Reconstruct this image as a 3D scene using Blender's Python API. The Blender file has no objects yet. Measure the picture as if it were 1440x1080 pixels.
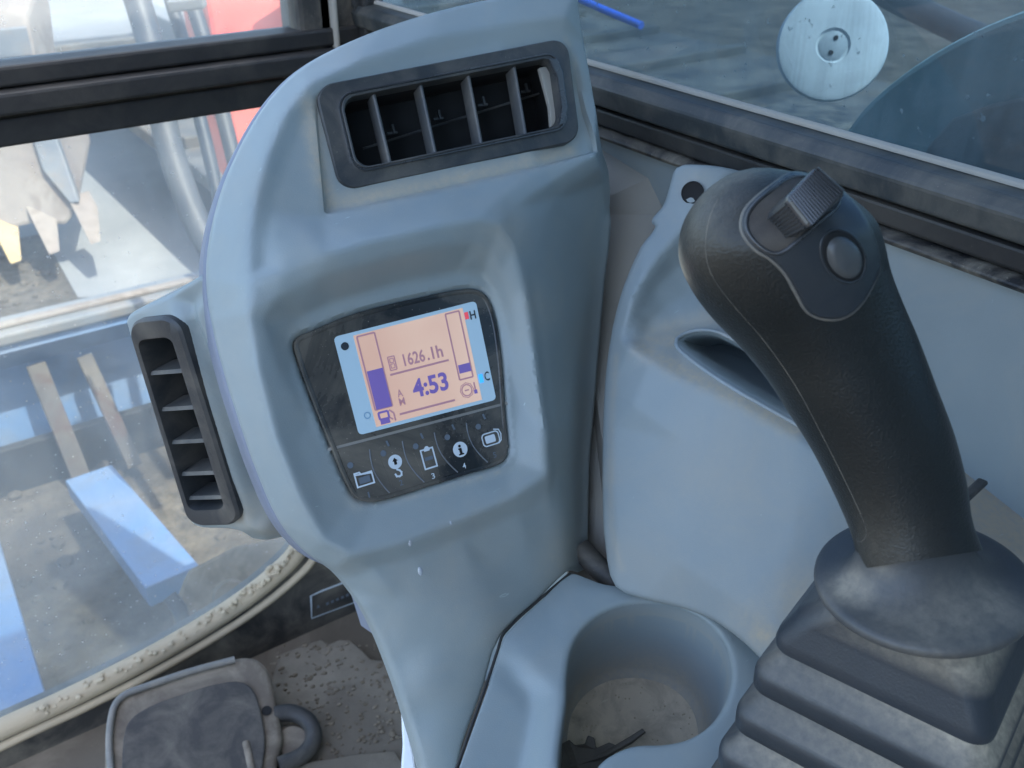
import bpy, bmesh, math, random
import numpy as np
from mathutils import Vector, Matrix
from mathutils.geometry import delaunay_2d_cdt, interpolate_bezier
from mathutils.bvhtree import BVHTree
random.seed(4); np.random.seed(4)
R = math.radians
scene = bpy.context.scene
COL = scene.collection

# ------------------------------------------------------------------ camera
CAM = Vector((0, 0, 1.6))
YAW, PITCH, FPX = R(35), R(30), 1383.0
Fv = Vector((math.sin(YAW)*math.cos(PITCH), math.cos(YAW)*math.cos(PITCH), -math.sin(PITCH)))
Rv = Vector((math.cos(YAW), -math.sin(YAW), 0))
Uv = Rv.cross(Fv)
cd = bpy.data.cameras.new('camera'); cam = bpy.data.objects.new('camera', cd); COL.objects.link(cam)
cam.matrix_world = Matrix(((Rv.x, Uv.x, -Fv.x, CAM.x), (Rv.y, Uv.y, -Fv.y, CAM.y), (Rv.z, Uv.z, -Fv.z, CAM.z), (0, 0, 0, 1)))
cd.sensor_width = 36; cd.lens = 36*FPX/1440; cd.clip_start = .02; cd.clip_end = 2000
cd.dof.use_dof = True; cd.dof.focus_distance = .56; cd.dof.aperture_fstop = 17
scene.camera = cam
# ------------------------------------------------------------------ world, sun, exposure
SUN_EL, SUN_AZ = R(61), R(166)       # azimuth clockwise from +Y: from behind the cab
w = bpy.data.worlds.new('World'); scene.world = w; w.use_nodes = True
nt = w.node_tree; sky = nt.nodes.new('ShaderNodeTexSky'); sky.sky_type = 'NISHITA'; sky.sun_disc = False
sky.sun_elevation = SUN_EL; sky.sun_rotation = SUN_AZ; sky.air_density = 1.0; sky.dust_density = 2.0
bg = nt.nodes['Background']; bg.inputs[1].default_value = .15; nt.links.new(sky.outputs[0], bg.inputs[0])
sd = bpy.data.lights.new('sun', 'SUN'); sun = bpy.data.objects.new('sun', sd); COL.objects.link(sun)
sd.energy = 2.0; sd.angle = R(.5); sd.color = (1, .95, .87)
sdir = Vector((math.sin(SUN_AZ)*math.cos(SUN_EL), math.cos(SUN_AZ)*math.cos(SUN_EL), math.sin(SUN_EL)))
sun.rotation_euler = sdir.to_track_quat('Z', 'Y').to_euler()
scene.view_settings.view_transform = 'Standard'; scene.view_settings.look = 'None'
scene.view_settings.exposure = 2.4; scene.view_settings.gamma = 1

# ------------------------------------------------------------------ pixel <-> place
def ray(u, v):
    return Fv + Rv*((u-720)/FPX) + Uv*((540-v)/FPX)
def P(u, v, d): return CAM + ray(u, v)*d
def hit(u, v, O, n):
    r = ray(u, v); return CAM + r*((O-CAM).dot(n)/r.dot(n))
def atx(u, v, X): return hit(u, v, Vector((X, 0, 0)), Vector((1, 0, 0)))
def aty(u, v, Y): return hit(u, v, Vector((0, Y, 0)), Vector((0, 1, 0)))
def atz(u, v, Z): return hit(u, v, Vector((0, 0, Z)), Vector((0, 0, 1)))
class Frame:
    def __init__(s, O, ex, ey): s.O, s.ex = O, ex.normalized(); s.ey = (ey-s.ex*ey.dot(s.ex)).normalized(); s.ez = s.ex.cross(s.ey)
    def loc(s, u, v, h=0):           # h metres above the plane
        p = hit(u, v, s.O+s.ez*h, s.ez)-s.O; return (p.dot(s.ex), p.dot(s.ey), h)
    def w(s, x, y, h=0): return s.O+s.ex*x+s.ey*y+s.ez*h

# ------------------------------------------------------------------ objects
def link(name, me, m=None, parent=None):
    o = bpy.data.objects.new(name, me); COL.objects.link(o)
    if m is not None and me is not None and not me.materials: me.materials.append(m)
    if parent is not None: o.parent = parent; o.matrix_parent_inverse = parent.matrix_world.inverted()
    return o
def mesh(name, verts, faces, m, parent=None, smooth=True, ang=35, uv=None):
    me = bpy.data.meshes.new(name); me.from_pydata([tuple(v) for v in verts], [], faces); me.validate()
    bm = bmesh.new(); bm.from_mesh(me); bmesh.ops.remove_doubles(bm, verts=bm.verts, dist=1e-7)
    if parent != 'norecalc': bmesh.ops.recalc_face_normals(bm, faces=bm.faces)
    bm.to_mesh(me); bm.free()
    if smooth:
        me.polygons.foreach_set('use_smooth', [True]*len(me.polygons)); me.set_sharp_from_angle(angle=R(ang))
    return link(name, me, m, parent)
def thing(name, label, cat, loc=(0, 0, 0), group=None):
    o = bpy.data.objects.new(name, None); COL.objects.link(o); o.location = loc; o.empty_display_size = .02
    bpy.context.view_layer.update()
    return tag(o, label, cat, group)
def tag(o, label=None, cat=None, group=None, kind=None):
    if label: o['label'] = label
    if cat: o['category'] = cat
    if group: o['group'] = group
    if kind: o['kind'] = kind
    return o
def bevel(o, wd, seg=2, ang=30):
    md = o.modifiers.new('bevel', 'BEVEL'); md.width = wd; md.segments = seg; md.limit_method = 'ANGLE'; md.angle_limit = R(ang)
    return o

# ------------------------------------------------------------------ materials
def srgb(r, g, b):
    f = lambda c: ((c/255)/12.92 if c/255 <= .04045 else ((c/255+.055)/1.055)**2.4)
    return (f(r), f(g), f(b), 1)
class NB:
    def __init__(s, name):
        s.m = bpy.data.materials.new(name); s.m.use_nodes = True; s.t = s.m.node_tree; s.N = s.t.nodes
        s.b = s.N['Principled BSDF']; s.tc = s.N.new('ShaderNodeTexCoord').outputs['Object']
    def noise(s, sc, det=4, rough=.55, vec=None, dist=0):
        n = s.N.new('ShaderNodeTexNoise'); n.inputs['Scale'].default_value = sc; n.inputs['Detail'].default_value = det
        n.inputs['Roughness'].default_value = rough; n.inputs['Distortion'].default_value = dist
        s.t.links.new(vec or s.tc, n.inputs['Vector']); return n.outputs['Fac']
    def ramp(s, f, a, b, ca=(0, 0, 0, 1), cb=(1, 1, 1, 1)):
        n = s.N.new('ShaderNodeValToRGB'); e = n.color_ramp.elements; e[0].position = a; e[1].position = b; e[0].color = ca; e[1].color = cb
        s.t.links.new(f, n.inputs[0]); return n.outputs[0]
    def mix(s, f, a, b, mode='MIX'):
        n = s.N.new('ShaderNodeMix'); n.data_type = 'RGBA'; n.blend_type = mode
        for i, x in ((0, f), (6, a), (7, b)):
            if isinstance(x, (int, float)): n.inputs[i].default_value = x
            elif isinstance(x, tuple): n.inputs[i].default_value = x
            else: s.t.links.new(x, n.inputs[i])
        return n.outputs[2]
    def math(s, op, a, b=0.0):
        n = s.N.new('ShaderNodeMath'); n.operation = op
        for i, x in ((0, a), (1, b)):
            if isinstance(x, (int, float)): n.inputs[i].default_value = x
            else: s.t.links.new(x, n.inputs[i])
        return n.outputs[0]
    def attr(s, name):
        n = s.N.new('ShaderNodeAttribute'); n.attribute_name = name; return n.outputs['Fac']
    def bump(s, h, st, dist=.001):
        n = s.N.new('ShaderNodeBump'); n.inputs['Strength'].default_value = st; n.inputs['Distance'].default_value = dist
        s.t.links.new(h, n.inputs['Height']); s.t.links.new(n.outputs[0], s.b.inputs['Normal'])
    def col(s, c):
        if isinstance(c, tuple): s.b.inputs['Base Color'].default_value = c
        else: s.t.links.new(c, s.b.inputs['Base Color'])
    def rough(s, c):
        if isinstance(c, (int, float)): s.b.inputs['Roughness'].default_value = c
        else: s.t.links.new(c, s.b.inputs['Roughness'])
DUST = (.43, .375, .285, 1)
def plastic(name, c, rough=.5, dust=.25, grain=1400, gst=.25, var=.12, spec=.5, dcol=DUST, dsc=24, scratch=.35):
    n = NB(name)
    a = n.noise(9, 5); base = n.mix(n.ramp(a, .3, .7), tuple(x*(1-var) for x in c[:3])+(1,), tuple(min(1, x*(1+var)) for x in c[:3])+(1,))
    # general dust film, broken up, plus hand placed dust (vertex attribute)
    film = n.math('MULTIPLY', n.ramp(n.noise(dsc, 6, .65, dist=.6), .42, .78), dust)
    fine = n.ramp(n.noise(260, 3, .6), .25, .7)
    att = n.math('MULTIPLY', n.attr('dust'), n.math('ADD', .55, n.math('MULTIPLY', fine, .6)))
    tot = n.math('MINIMUM', n.math('ADD', film, att), 1.0)
    speck = n.math('MULTIPLY', n.ramp(n.noise(700, 2, .5), .70, .76), .35)
    tot = n.math('MINIMUM', n.math('ADD', tot, n.math('MULTIPLY', speck, dust*2)), 1.0)
    cc = n.mix(tot, base, dcol)
    # pale hairline scratches and scuffs
    mp = n.N.new('ShaderNodeMapping'); mp.inputs['Scale'].default_value = (14, 160, 60); mp.inputs['Rotation'].default_value = (.4, .9, .5)
    n.t.links.new(n.tc, mp.inputs[0])
    sc = n.ramp(n.noise(3, 3, .6, mp.outputs[0]), .70, .735)
    msk = n.ramp(n.noise(16, 2), .52, .62)
    cc = n.mix(n.math('MULTIPLY', n.math('MULTIPLY', sc, msk), scratch), cc, tuple(min(1, x*1.9+.05) for x in c[:3])+(1,))
    n.col(cc)
    n.rough(n.math('MINIMUM', n.math('ADD', rough-.06, n.math('ADD', n.math('MULTIPLY', n.noise(40, 4), .14), n.math('MULTIPLY', tot, .4))), 1))
    n.b.inputs['Specular IOR Level'].default_value = spec
    n.bump(n.math('ADD', n.noise(grain, 2), n.math('MULTIPLY', n.noise(90, 3), .15)), gst, .0004)
    return n.m
def flat(name, c, rough=.5, emit=0, metal=0, spec=.5):
    n = NB(name); n.col(c); n.rough(rough); n.b.inputs['Metallic'].default_value = metal; n.b.inputs['Specular IOR Level'].default_value = spec
    if emit: n.b.inputs['Emission Color'].default_value = c; n.b.inputs['Emission Strength'].default_value = emit
    return n.m
M = {}
M['grey'] = plastic('blue_grey_plastic', (.268, .316, .318, 1), .36, .20, spec=.5, var=.07, dcol=(.46, .405, .31, 1), scratch=.6)
M['grey2'] = plastic('side_grey_plastic', (.240, .284, .294, 1), .46, .30, spec=.45, dsc=14, var=.06)
M['rear'] = plastic('lavender_grey_plastic', (.19, .215, .27, 1), .5, .1)
M['beige'] = plastic('dusty_beige_plastic', (.30, .29, .26, 1), .7, .5, dsc=8)
M['vent'] = plastic('vent_black_plastic', (.034, .038, .041, 1), .42, .22, grain=700, gst=.3)
M['ventin'] = flat('vent_inner_black', (.006, .006, .006, 1), .8)
M['soil'] = plastic('dry_soil', (.15, .12, .085, 1), .95, .5, grain=300, gst=1, spec=.1)
M['fin'] = plastic('vent_fin_lit_grey', (.085, .09, .093, 1), .42, .25)  # paler than the vent plastic, with the light on the fins coloured in
M['grip'] = plastic('grip_black_rubber', (.012, .0145, .014, 1), .36, .012, grain=800, gst=.75, spec=.42, scratch=.08)
M['plate'] = plastic('switch_plate_plastic', (.020, .027, .034, 1), .30, .05, grain=1500, gst=.1)
M['chrome'] = plastic('switch_grey_plastic', (.030, .034, .038, 1), .26, .04, gst=.05, spec=.8)
M['flange'] = plastic('flange_rubber', (.040, .047, .053, 1), .46, .05, grain=500, gst=.4, spec=.6)
M['boot'] = plastic('boot_rubber', (.027, .035, .043, 1), .42, .02, grain=900, gst=.3, spec=.5, dcol=(.66, .57, .42, 1))
M['bezel'] = plastic('monitor_bezel_black', (.022, .026, .028, 1), .22, .55, gst=.03, spec=.5, dsc=11)  # dust film covers real dust and also stands in for reflections on the glass
M['trim'] = plastic('monitor_trim', (.10, .12, .14, 1), .4, .3)
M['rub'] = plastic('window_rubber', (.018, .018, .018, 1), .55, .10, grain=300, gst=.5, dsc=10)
M['rail'] = plastic('side_rail_paint', (.030, .036, .038, 1), .45, .28, grain=300, gst=.5, dsc=18)
M['sealdirt'] = plastic('dirty_black_seal', (.014, .014, .015, 1), .55, .9, grain=300, gst=.5, dsc=16)
M['dark'] = plastic('dark_dusty_plastic', (.035, .034, .032, 1), .6, .45, grain=500, gst=.5, dsc=12)
M['floor'] = plastic('rubber_floor_mat', (.135, .112, .082, 1), .8, .55, grain=400, gst=.6, dsc=6)
M['sand'] = plastic('sand_dust', (.48, .40, .28, 1), .95, .5, grain=260, gst=1, spec=.1)
M['pedal'] = plastic('pedal_cast_metal', (.13, .105, .078, 1), .7, .7, grain=260, gst=.7, dsc=16)
M['pad'] = plastic('pedal_rubber_pad', (.046, .042, .038, 1), .7, .3, grain=500, gst=.6, dsc=20)
M['print'] = flat('white_print', (.62, .70, .74, 1), .5)
M['printdim'] = flat('dim_print', (.13, .16, .19, 1), .5)
M['lcdblue'] = flat('lcd_border_blue', (.25, .38, .48, 1), .3, .10)
M['ink'] = flat('lcd_ink_purple', (.10, .075, .25, 1), .4, .16)
M['inkthin'] = flat('lcd_ink_mauve', (.26, .15, .19, 1), .4, .13)
M['inkblack'] = flat('lcd_mark_black', (.03, .04, .05, 1), .4)
M['inkred'] = flat('lcd_mark_red', (.45, .05, .07, 1), .4, .2)
M['inkblue'] = flat('lcd_mark_blue', (.03, .25, .75, 1), .4, .3)
def lcd():
    n = NB('lcd_orange'); g = n.noise(14, 2)
    c = n.mix(n.ramp(g, .35, .7), (.40, .26, .205, 1), (.46, .33, .26, 1)); n.col(c); n.rough(.25)
    n.t.links.new(c, n.b.inputs['Emission Color']); n.b.inputs['Emission Strength'].default_value = .19; return n.m
M['lcd'] = lcd()
def glass(name, tint, dust, dcol, rough=.02, sc=5, spk=.5, streak=0):
    n = NB(name); N = n.N; L = n.t.links
    tr = N.new('ShaderNodeBsdfTransparent'); tr.inputs[0].default_value = tint
    gl = N.new('ShaderNodeBsdfGlossy'); gl.inputs['Roughness'].default_value = rough
    fr = N.new('ShaderNodeFresnel'); fr.inputs[0].default_value = 1.45
    m1 = N.new('ShaderNodeMixShader'); ge = N.new('ShaderNodeNewGeometry'); ff = n.math('MULTIPLY', fr.outputs[0], n.math('SUBTRACT', 1.0, ge.outputs['Backfacing'])); L.new(ff, m1.inputs[0]); L.new(tr.outputs[0], m1.inputs[1]); L.new(gl.outputs[0], m1.inputs[2])
    df = N.new('ShaderNodeBsdfDiffuse'); df.inputs[0].default_value = dcol
    tl = N.new('ShaderNodeBsdfTranslucent'); tl.inputs[0].default_value = dcol
    md = N.new('ShaderNodeMixShader'); md.inputs[0].default_value = .55; L.new(df.outputs[0], md.inputs[1]); L.new(tl.outputs[0], md.inputs[2])
    f = n.math('MULTIPLY', n.ramp(n.noise(sc, 5, .6, dist=1), .3, .75, (.25, .25, .25, 1)), dust)
    sp = n.math('MULTIPLY', n.ramp(n.noise(170, 2, .5), .70, .76), spk)
    f = n.math('ADD', f, n.math('MULTIPLY', sp, .5))
    if streak:
        mp = N.new('ShaderNodeMapping'); mp.inputs['Scale'].default_value = (1, 26, 3.2); mp.inputs['Rotation'].default_value = (.15, 0, 0); L.new(n.tc, mp.inputs[0])
        f = n.math('ADD', f, n.math('MULTIPLY', n.ramp(n.noise(2.2, 6, .65, mp.outputs[0], .5), .48, .75), streak))
        f = n.math('ADD', f, n.math('MULTIPLY', n.ramp(n.noise(60, 5, .7), .58, .72), streak*.5))
    f = n.math('MINIMUM', n.math('ADD', f, n.attr('dust')), .95)
    m2 = N.new('ShaderNodeMixShader'); L.new(f, m2.inputs[0]); L.new(m1.outputs[0], m2.inputs[1]); L.new(md.outputs[0], m2.inputs[2])
    L.new(m2.outputs[0], N['Material Output'].inputs[0]); return n.m
M['glassf'] = glass('dusty_front_glass', (.90, .94, .94, 1), .33, (.66, .66, .63, 1))
M['glasss'] = glass('tinted_side_glass', (.40, .50, .56, 1), .30, (.17, .22, .24, 1), sc=7, spk=.9, streak=.24)
M['cover'] = flat('lens_clear', (.5, .5, .5, 1), .1)
def ground(name, a, b, sc, st, rough=.95, dist=.02):
    n = NB(name); c = n.mix(n.ramp(n.noise(sc, 8, .7), .32, .68), a, b)
    c = n.mix(n.ramp(n.noise(sc*.16, 4), .35, .7), c, tuple(x*.7 for x in a[:3])+(1,))
    n.col(c); n.rough(rough); n.bump(n.noise(sc*1.4, 6, .7), st, dist); return n.m
M['gravel'] = ground('brown_gravel', (.055, .045, .033, 1), (.20, .165, .12, 1), 22, 1)
M['concrete'] = ground('pale_concrete', (.19, .19, .185, 1), (.27, .27, .26, 1), 3, .3)
def paint(name, c, wear=(.14, .07, .04, 1), amt=.5, rough=.45, sc=7):
    n = NB(name); msk = n.ramp(n.noise(sc, 7, .7, dist=.8), .52, .66); msk = n.math('MULTIPLY', msk, amt)
    d = n.ramp(n.noise(3.5, 5, .6), .35, .7)
    base = n.mix(n.math('MULTIPLY', d, .3), c, DUST)
    n.col(n.mix(msk, base, wear)); n.rough(n.math('ADD', rough, n.math('MULTIPLY', msk, .35))); n.bump(n.noise(120, 4), .4, .002); return n.m
M['blue'] = paint('faded_blue_paint', (.085, .175, .32, 1), (.15, .17, .19, 1), .5)
M['rust'] = paint('rusty_steel', (.035, .028, .025, 1), (.07, .028, .016, 1), .8, .8)
M['steel'] = paint('dark_worn_steel', (.12, .13, .14, 1), (.22, .17, .13, 1), .5, .6)
M['decksteel'] = paint('grimy_deck_steel', (.035, .036, .036, 1), (.12, .095, .07, 1), .8, .7, sc=6)
M['red'] = paint('orange_red_paint', (.60, .075, .045, 1), (.4, .12, .08, 1), .12, .4)
M['bucket'] = paint('muddy_bucket_steel', (.19, .155, .13, 1), (.14, .105, .08, 1), .6, .85)
M['yellow'] = paint('yellow_tooth_paint', (.36, .25, .10, 1), (.30, .24, .17, 1), .5, .6)
M['hose'] = plastic('hose_rubber', (.025, .032, .042, 1), .5, .2, dsc=3)
M['teal'] = paint('teal_body_paint', (.24, .40, .41, 1), (.17, .24, .25, 1), .4, .35, sc=5)
M['white'] = plastic('white_disc_plastic', (.80, .84, .86, 1), .5, .05, gst=.1, dsc=30)
M['roof'] = flat('light_block_lining', (.35, .36, .37, 1), .8)
M['drop'] = flat('water', (.9, .95, 1, 1), .03, spec=1)
M['drop'].node_tree.nodes['Principled BSDF'].inputs['Transmission Weight'].default_value = .55

# ------------------------------------------------------------------ numeric helpers
def catmull(pts, n=6, closed=False):
    pts = [np.array(p, float) for p in pts]; N = len(pts); out = []
    for i in range(N if closed else N-1):
        if closed: p0, p1, p2, p3 = pts[i-1], pts[i], pts[(i+1) % N], pts[(i+2) % N]
        else: p0, p1, p2, p3 = pts[max(i-1, 0)], pts[i], pts[i+1], pts[min(i+2, N-1)]
        # centripetal-ish: damp tangents
        for k in range(n):
            t = k/n; t2, t3 = t*t, t*t*t
            l = np.linalg.norm(p2-p1)+1e-12
            m1 = (p2-p0); m2 = (p3-p1)
            m1 = m1/(np.linalg.norm(m1)+1e-12)*l; m2 = m2/(np.linalg.norm(m2)+1e-12)*l
            out.append((2*t3-3*t2+1)*p1+(t3-2*t2+t)*m1+(-2*t3+3*t2)*p2+(t3-t2)*m2)
    if not closed: out.append(pts[-1])
    return np.array(out)
def resample(poly, step, closed=True):
    p = np.array(poly, float)
    if closed: p = np.vstack([p, p[:1]])
    d = np.r_[0, np.cumsum(np.linalg.norm(np.diff(p[:, :2], axis=0), axis=1))]
    n = max(3, int(round(d[-1]/step))); t = np.linspace(0, d[-1], n, endpoint=not closed)
    return np.stack([np.interp(t, d, p[:, k]) for k in range(p.shape[1])], 1)
def sdist(pts, poly):
    """signed distance, positive inside the polygon"""
    pts = np.asarray(pts, float)[:, :2]; poly = np.asarray(poly, float)[:, :2]
    D = np.full(len(pts), 1e9); ins = np.zeros(len(pts), bool)
    for a, b in zip(poly, np.roll(poly, -1, 0)):
        ab = b-a; t = np.clip(((pts-a)@ab)/max(ab@ab, 1e-18), 0, 1)
        D = np.minimum(D, np.hypot(*(pts-(a+t[:, None]*ab)).T))
        c = (a[1] > pts[:, 1]) != (b[1] > pts[:, 1])
        with np.errstate(divide='ignore', invalid='ignore'):
            xx = (b[0]-a[0])*(pts[:, 1]-a[1])/(b[1]-a[1])+a[0]
        ins ^= c & (pts[:, 0] < xx)
    return np.where(ins, D, -D)
def sstep(x, a, b):
    t = np.clip((x-a)/(b-a), 0, 1); return t*t*(3-2*t)
def area2(p): return .5*np.sum(p[:, 0]*np.roll(p[:, 1], -1)-np.roll(p[:, 0], -1)*p[:, 1])
def offset(poly, d):
    """positive d shrinks"""
    p = np.asarray(poly, float)[:, :2]; s = 1 if area2(p) > 0 else -1
    t = np.roll(p, -1, 0)-np.roll(p, 1, 0); t /= (np.linalg.norm(t, axis=1)[:, None]+1e-12)
    return p+s*d*np.stack([-t[:, 1], t[:, 0]], 1)
def pdist(pts, line):
    D = np.full(len(pts), 1e9)
    for a, b in zip(line[:-1], line[1:]):
        ab = b-a; t = np.clip(((pts-a)@ab)/max(ab@ab, 1e-18), 0, 1); D = np.minimum(D, np.hypot(*(pts-(a+t[:, None]*ab)).T))
    return D
def cdt(outline, rings, pts, keepfun=None, lines=()):
    """triangulate inside outline, with rings as constraint loops"""
    V = [Vector(p[:2]) for p in outline]; E = []; n = len(V); Fc = [list(range(n))]
    for r in rings:
        b = len(V); V += [Vector(p[:2]) for p in r]; E += [(b+i, b+(i+1) % len(r)) for i in range(len(r))]
    for r in lines:
        b = len(V); V += [Vector(p[:2]) for p in r]; E += [(b+i, b+i+1) for i in range(len(r)-1)]
    V += [Vector(p[:2]) for p in pts]
    vo, eo, fo, *_ = delaunay_2d_cdt(V, E, Fc, 1, 1e-6)
    vo = np.array([(v.x, v.y) for v in vo]); fo = [tuple(f) for f in fo]
    c = np.array([vo[list(f)].mean(0) for f in fo]); ok = sdist(c, outline) > 0
    if keepfun is not None: ok &= keepfun(c)
    return vo, [f for f, k in zip(fo, ok) if k]
def grid_pts(outline, rings, g, inset=None):
    o = np.asarray(outline)[:, :2]; lo, hi = o.min(0), o.max(0); out = []
    ys = np.arange(lo[1], hi[1], g*.866)
    for j, y in enumerate(ys):
        xs = np.arange(lo[0]+(j % 2)*g*.5, hi[0], g); out.append(np.stack([xs, np.full(len(xs), y)], 1))
    p = np.vstack(out); m = sdist(p, o) > g*.5
    for r in rings: m &= np.abs(sdist(p, r)) > g*.45
    return p[m]
class HField:
    """coarse control triangulation -> raster -> blurred height"""
    def __init__(s, ctrl_outline, strokes, sigma, cell=.0015, pad=.02):
        V, E, H = [], [], []
        n = len(ctrl_outline); V += list(ctrl_outline); Ed = [(i, (i+1) % n) for i in range(n)]
        for st in strokes:
            b = len(V); V += list(st); Ed += [(b+i, b+i+1) for i in range(len(st)-1)]
        vo, eo, fo, vi, *_ = delaunay_2d_cdt([Vector(p[:2]) for p in V], Ed, [], 0, 1e-6)
        hz = np.zeros(len(vo))
        src = np.array(V)
        for i, l in enumerate(vi):
            if len(l): hz[i] = src[l[0], 2]
            else:
                d = np.hypot(src[:, 0]-vo[i].x, src[:, 1]-vo[i].y); k = np.argsort(d)[:2]; wgt = 1/(d[k]+1e-6); hz[i] = (src[k, 2]*wgt).sum()/wgt.sum()
        xy = np.array([(v.x, v.y) for v in vo]); s.lo = xy.min(0)-pad; hi = xy.max(0)+pad; s.c = cell
        nx, ny = np.ceil((hi-s.lo)/cell).astype(int)+1
        Hm = np.zeros((ny, nx)); W = np.zeros((ny, nx))
        for f in fo:
            f = list(f)
            for k in range(1, len(f)-1):
                a, b, c = xy[f[0]], xy[f[k]], xy[f[k+1]]; ha, hb, hc = hz[f[0]], hz[f[k]], hz[f[k+1]]
                mn = np.floor((np.minimum(np.minimum(a, b), c)-s.lo)/cell).astype(int); mx = np.ceil((np.maximum(np.maximum(a, b), c)-s.lo)/cell).astype(int)
                X, Y = np.meshgrid(np.arange(mn[0], mx[0]+1), np.arange(mn[1], mx[1]+1)); px = s.lo[0]+X*cell; py = s.lo[1]+Y*cell
                den = (b[1]-c[1])*(a[0]-c[0])+(c[0]-b[0])*(a[1]-c[1])
                if abs(den) < 1e-14: continue
                l1 = ((b[1]-c[1])*(px-c[0])+(c[0]-b[0])*(py-c[1]))/den; l2 = ((c[1]-a[1])*(px-c[0])+(a[0]-c[0])*(py-c[1]))/den; l3 = 1-l1-l2
                m = (l1 >= -1e-6) & (l2 >= -1e-6) & (l3 >= -1e-6)
                Hm[Y[m], X[m]] = (l1*ha+l2*hb+l3*hc)[m]; W[Y[m], X[m]] = 1
        r = int(3*sigma/cell)+1; k = np.exp(-.5*(np.arange(-r, r+1)*cell/sigma)**2); k /= k.sum()
        def bl(A):
            A = np.apply_along_axis(lambda v: np.convolve(v, k, 'same'), 0, A); return np.apply_along_axis(lambda v: np.convolve(v, k, 'same'), 1, A)
        s.H = bl(Hm*W)/np.maximum(bl(W), 1e-3)
    def __call__(s, p):
        q = (np.asarray(p)[:, :2]-s.lo)/s.c; i = np.floor(q).astype(int); f = q-i
        i[:, 0] = np.clip(i[:, 0], 0, s.H.shape[1]-2); i[:, 1] = np.clip(i[:, 1], 0, s.H.shape[0]-2)
        H = s.H; a = H[i[:, 1], i[:, 0]]; b = H[i[:, 1], i[:, 0]+1]; c = H[i[:, 1]+1, i[:, 0]]; d = H[i[:, 1]+1, i[:, 0]+1]
        return (a*(1-f[:, 0])+b*f[:, 0])*(1-f[:, 1])+(c*(1-f[:, 0])+d*f[:, 0])*f[:, 1]
def dust_attr(o, vals):
    a = o.data.attributes.new('dust', 'FLOAT', 'POINT'); a.data.foreach_set('value', list(map(float, vals)))
def relief(name, fr, outline, hfun, m, parent, g=.0028, rings=(), lines=(), r=.003, skirt=.03, holes=(), dust=None, rim=True, ang=40):
    """outline & rings & holes: local xy arrays; hfun(xy)->h. dust: list of (x,y,rad,amt)"""
    ol = resample(outline, g*.8)[:, :2]
    rr = [resample(q, g*.7)[:, :2] for q in rings]; hh = [resample(q, g*.6)[:, :2] for q in holes]
    extra = []
    if rim:
        for t in (.06, .25, .6, 1.0): extra.append(offset(ol, r*t))
    pts = [grid_pts(ol, rr+hh, g)] + [e[sdist(e, ol) > r*.04] for e in extra]
    ll = []
    for q in lines:
        q = resample(np.asarray(q)[:, :2], g*.7, False); q = q[sdist(q, ol) > g*.6]
        for h_ in hh: q = q[sdist(q, h_) < -g*.5]
        if len(q) > 2: ll.append(q)
    for q in ll: pts = [x[pdist(x, q) > g*.42] for x in pts]
    for h_ in hh: pts = [q[sdist(q, h_) < -g*.3] for q in pts]
    keep = None
    if hh: keep = lambda c: np.all([sdist(c, h_) < 0 for h_ in hh], axis=0)
    vo, fo = cdt(ol, rr+hh, np.vstack(pts), keep, ll)
    h = hfun(vo)
    if rim:
        d = np.maximum(sdist(vo, ol), 0); q = np.clip(r-d, 0, r); h = h-(r-np.sqrt(np.maximum(r*r-q*q, 0)))
    verts = [fr.w(x, y, z) for (x, y), z in zip(vo, h)]
    # skirt: boundary edges go back along -ez
    from collections import Counter
    cnt = Counter()
    for f in fo:
        for a, b in zip(f, f[1:]+f[:1]): cnt[(min(a, b), max(a, b))] += 1
    faces = list(fo); used = sorted({i for e, c in cnt.items() if c == 1 for i in e}); mp = {}
    outer = sdist(vo[used], ol) if used else []
    for i, s_ in zip(used, outer):
        if abs(s_) < 1e-4: mp[i] = len(verts); verts.append(fr.w(vo[i][0], vo[i][1], h[i]-skirt))
    if skirt:
        for (a, b), c in cnt.items():
            if c == 1 and a in mp and b in mp: faces.append((a, b, mp[b], mp[a]))
    me = bpy.data.meshes.new(name); me.from_pydata([tuple(v) for v in verts], [], faces)
    bm = bmesh.new(); bm.from_mesh(me); bm.normal_update()
    loose = [v for v in bm.verts if not v.link_faces]
    bmesh.ops.recalc_face_normals(bm, faces=bm.faces); bm.to_mesh(me); bm.free()
    me.polygons.foreach_set('use_smooth', [True]*len(me.polygons)); me.set_sharp_from_angle(angle=R(ang))
    o = link(name, me, m, parent)
    if dust:
        co = np.array([v.co[:] for v in me.vertices]); O = np.array(fr.O); X = (co-O)@np.array(fr.ex); Y = (co-O)@np.array(fr.ey)
        # parent inverse keeps world coords in the mesh
        v = np.zeros(len(co))
        for (x, y, rx, amt) in dust: v = np.maximum(v, amt*np.exp(-((X-x)**2+(Y-y)**2)/(rx*rx)))
        dust_attr(o, v)
    return o, vo, h
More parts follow.
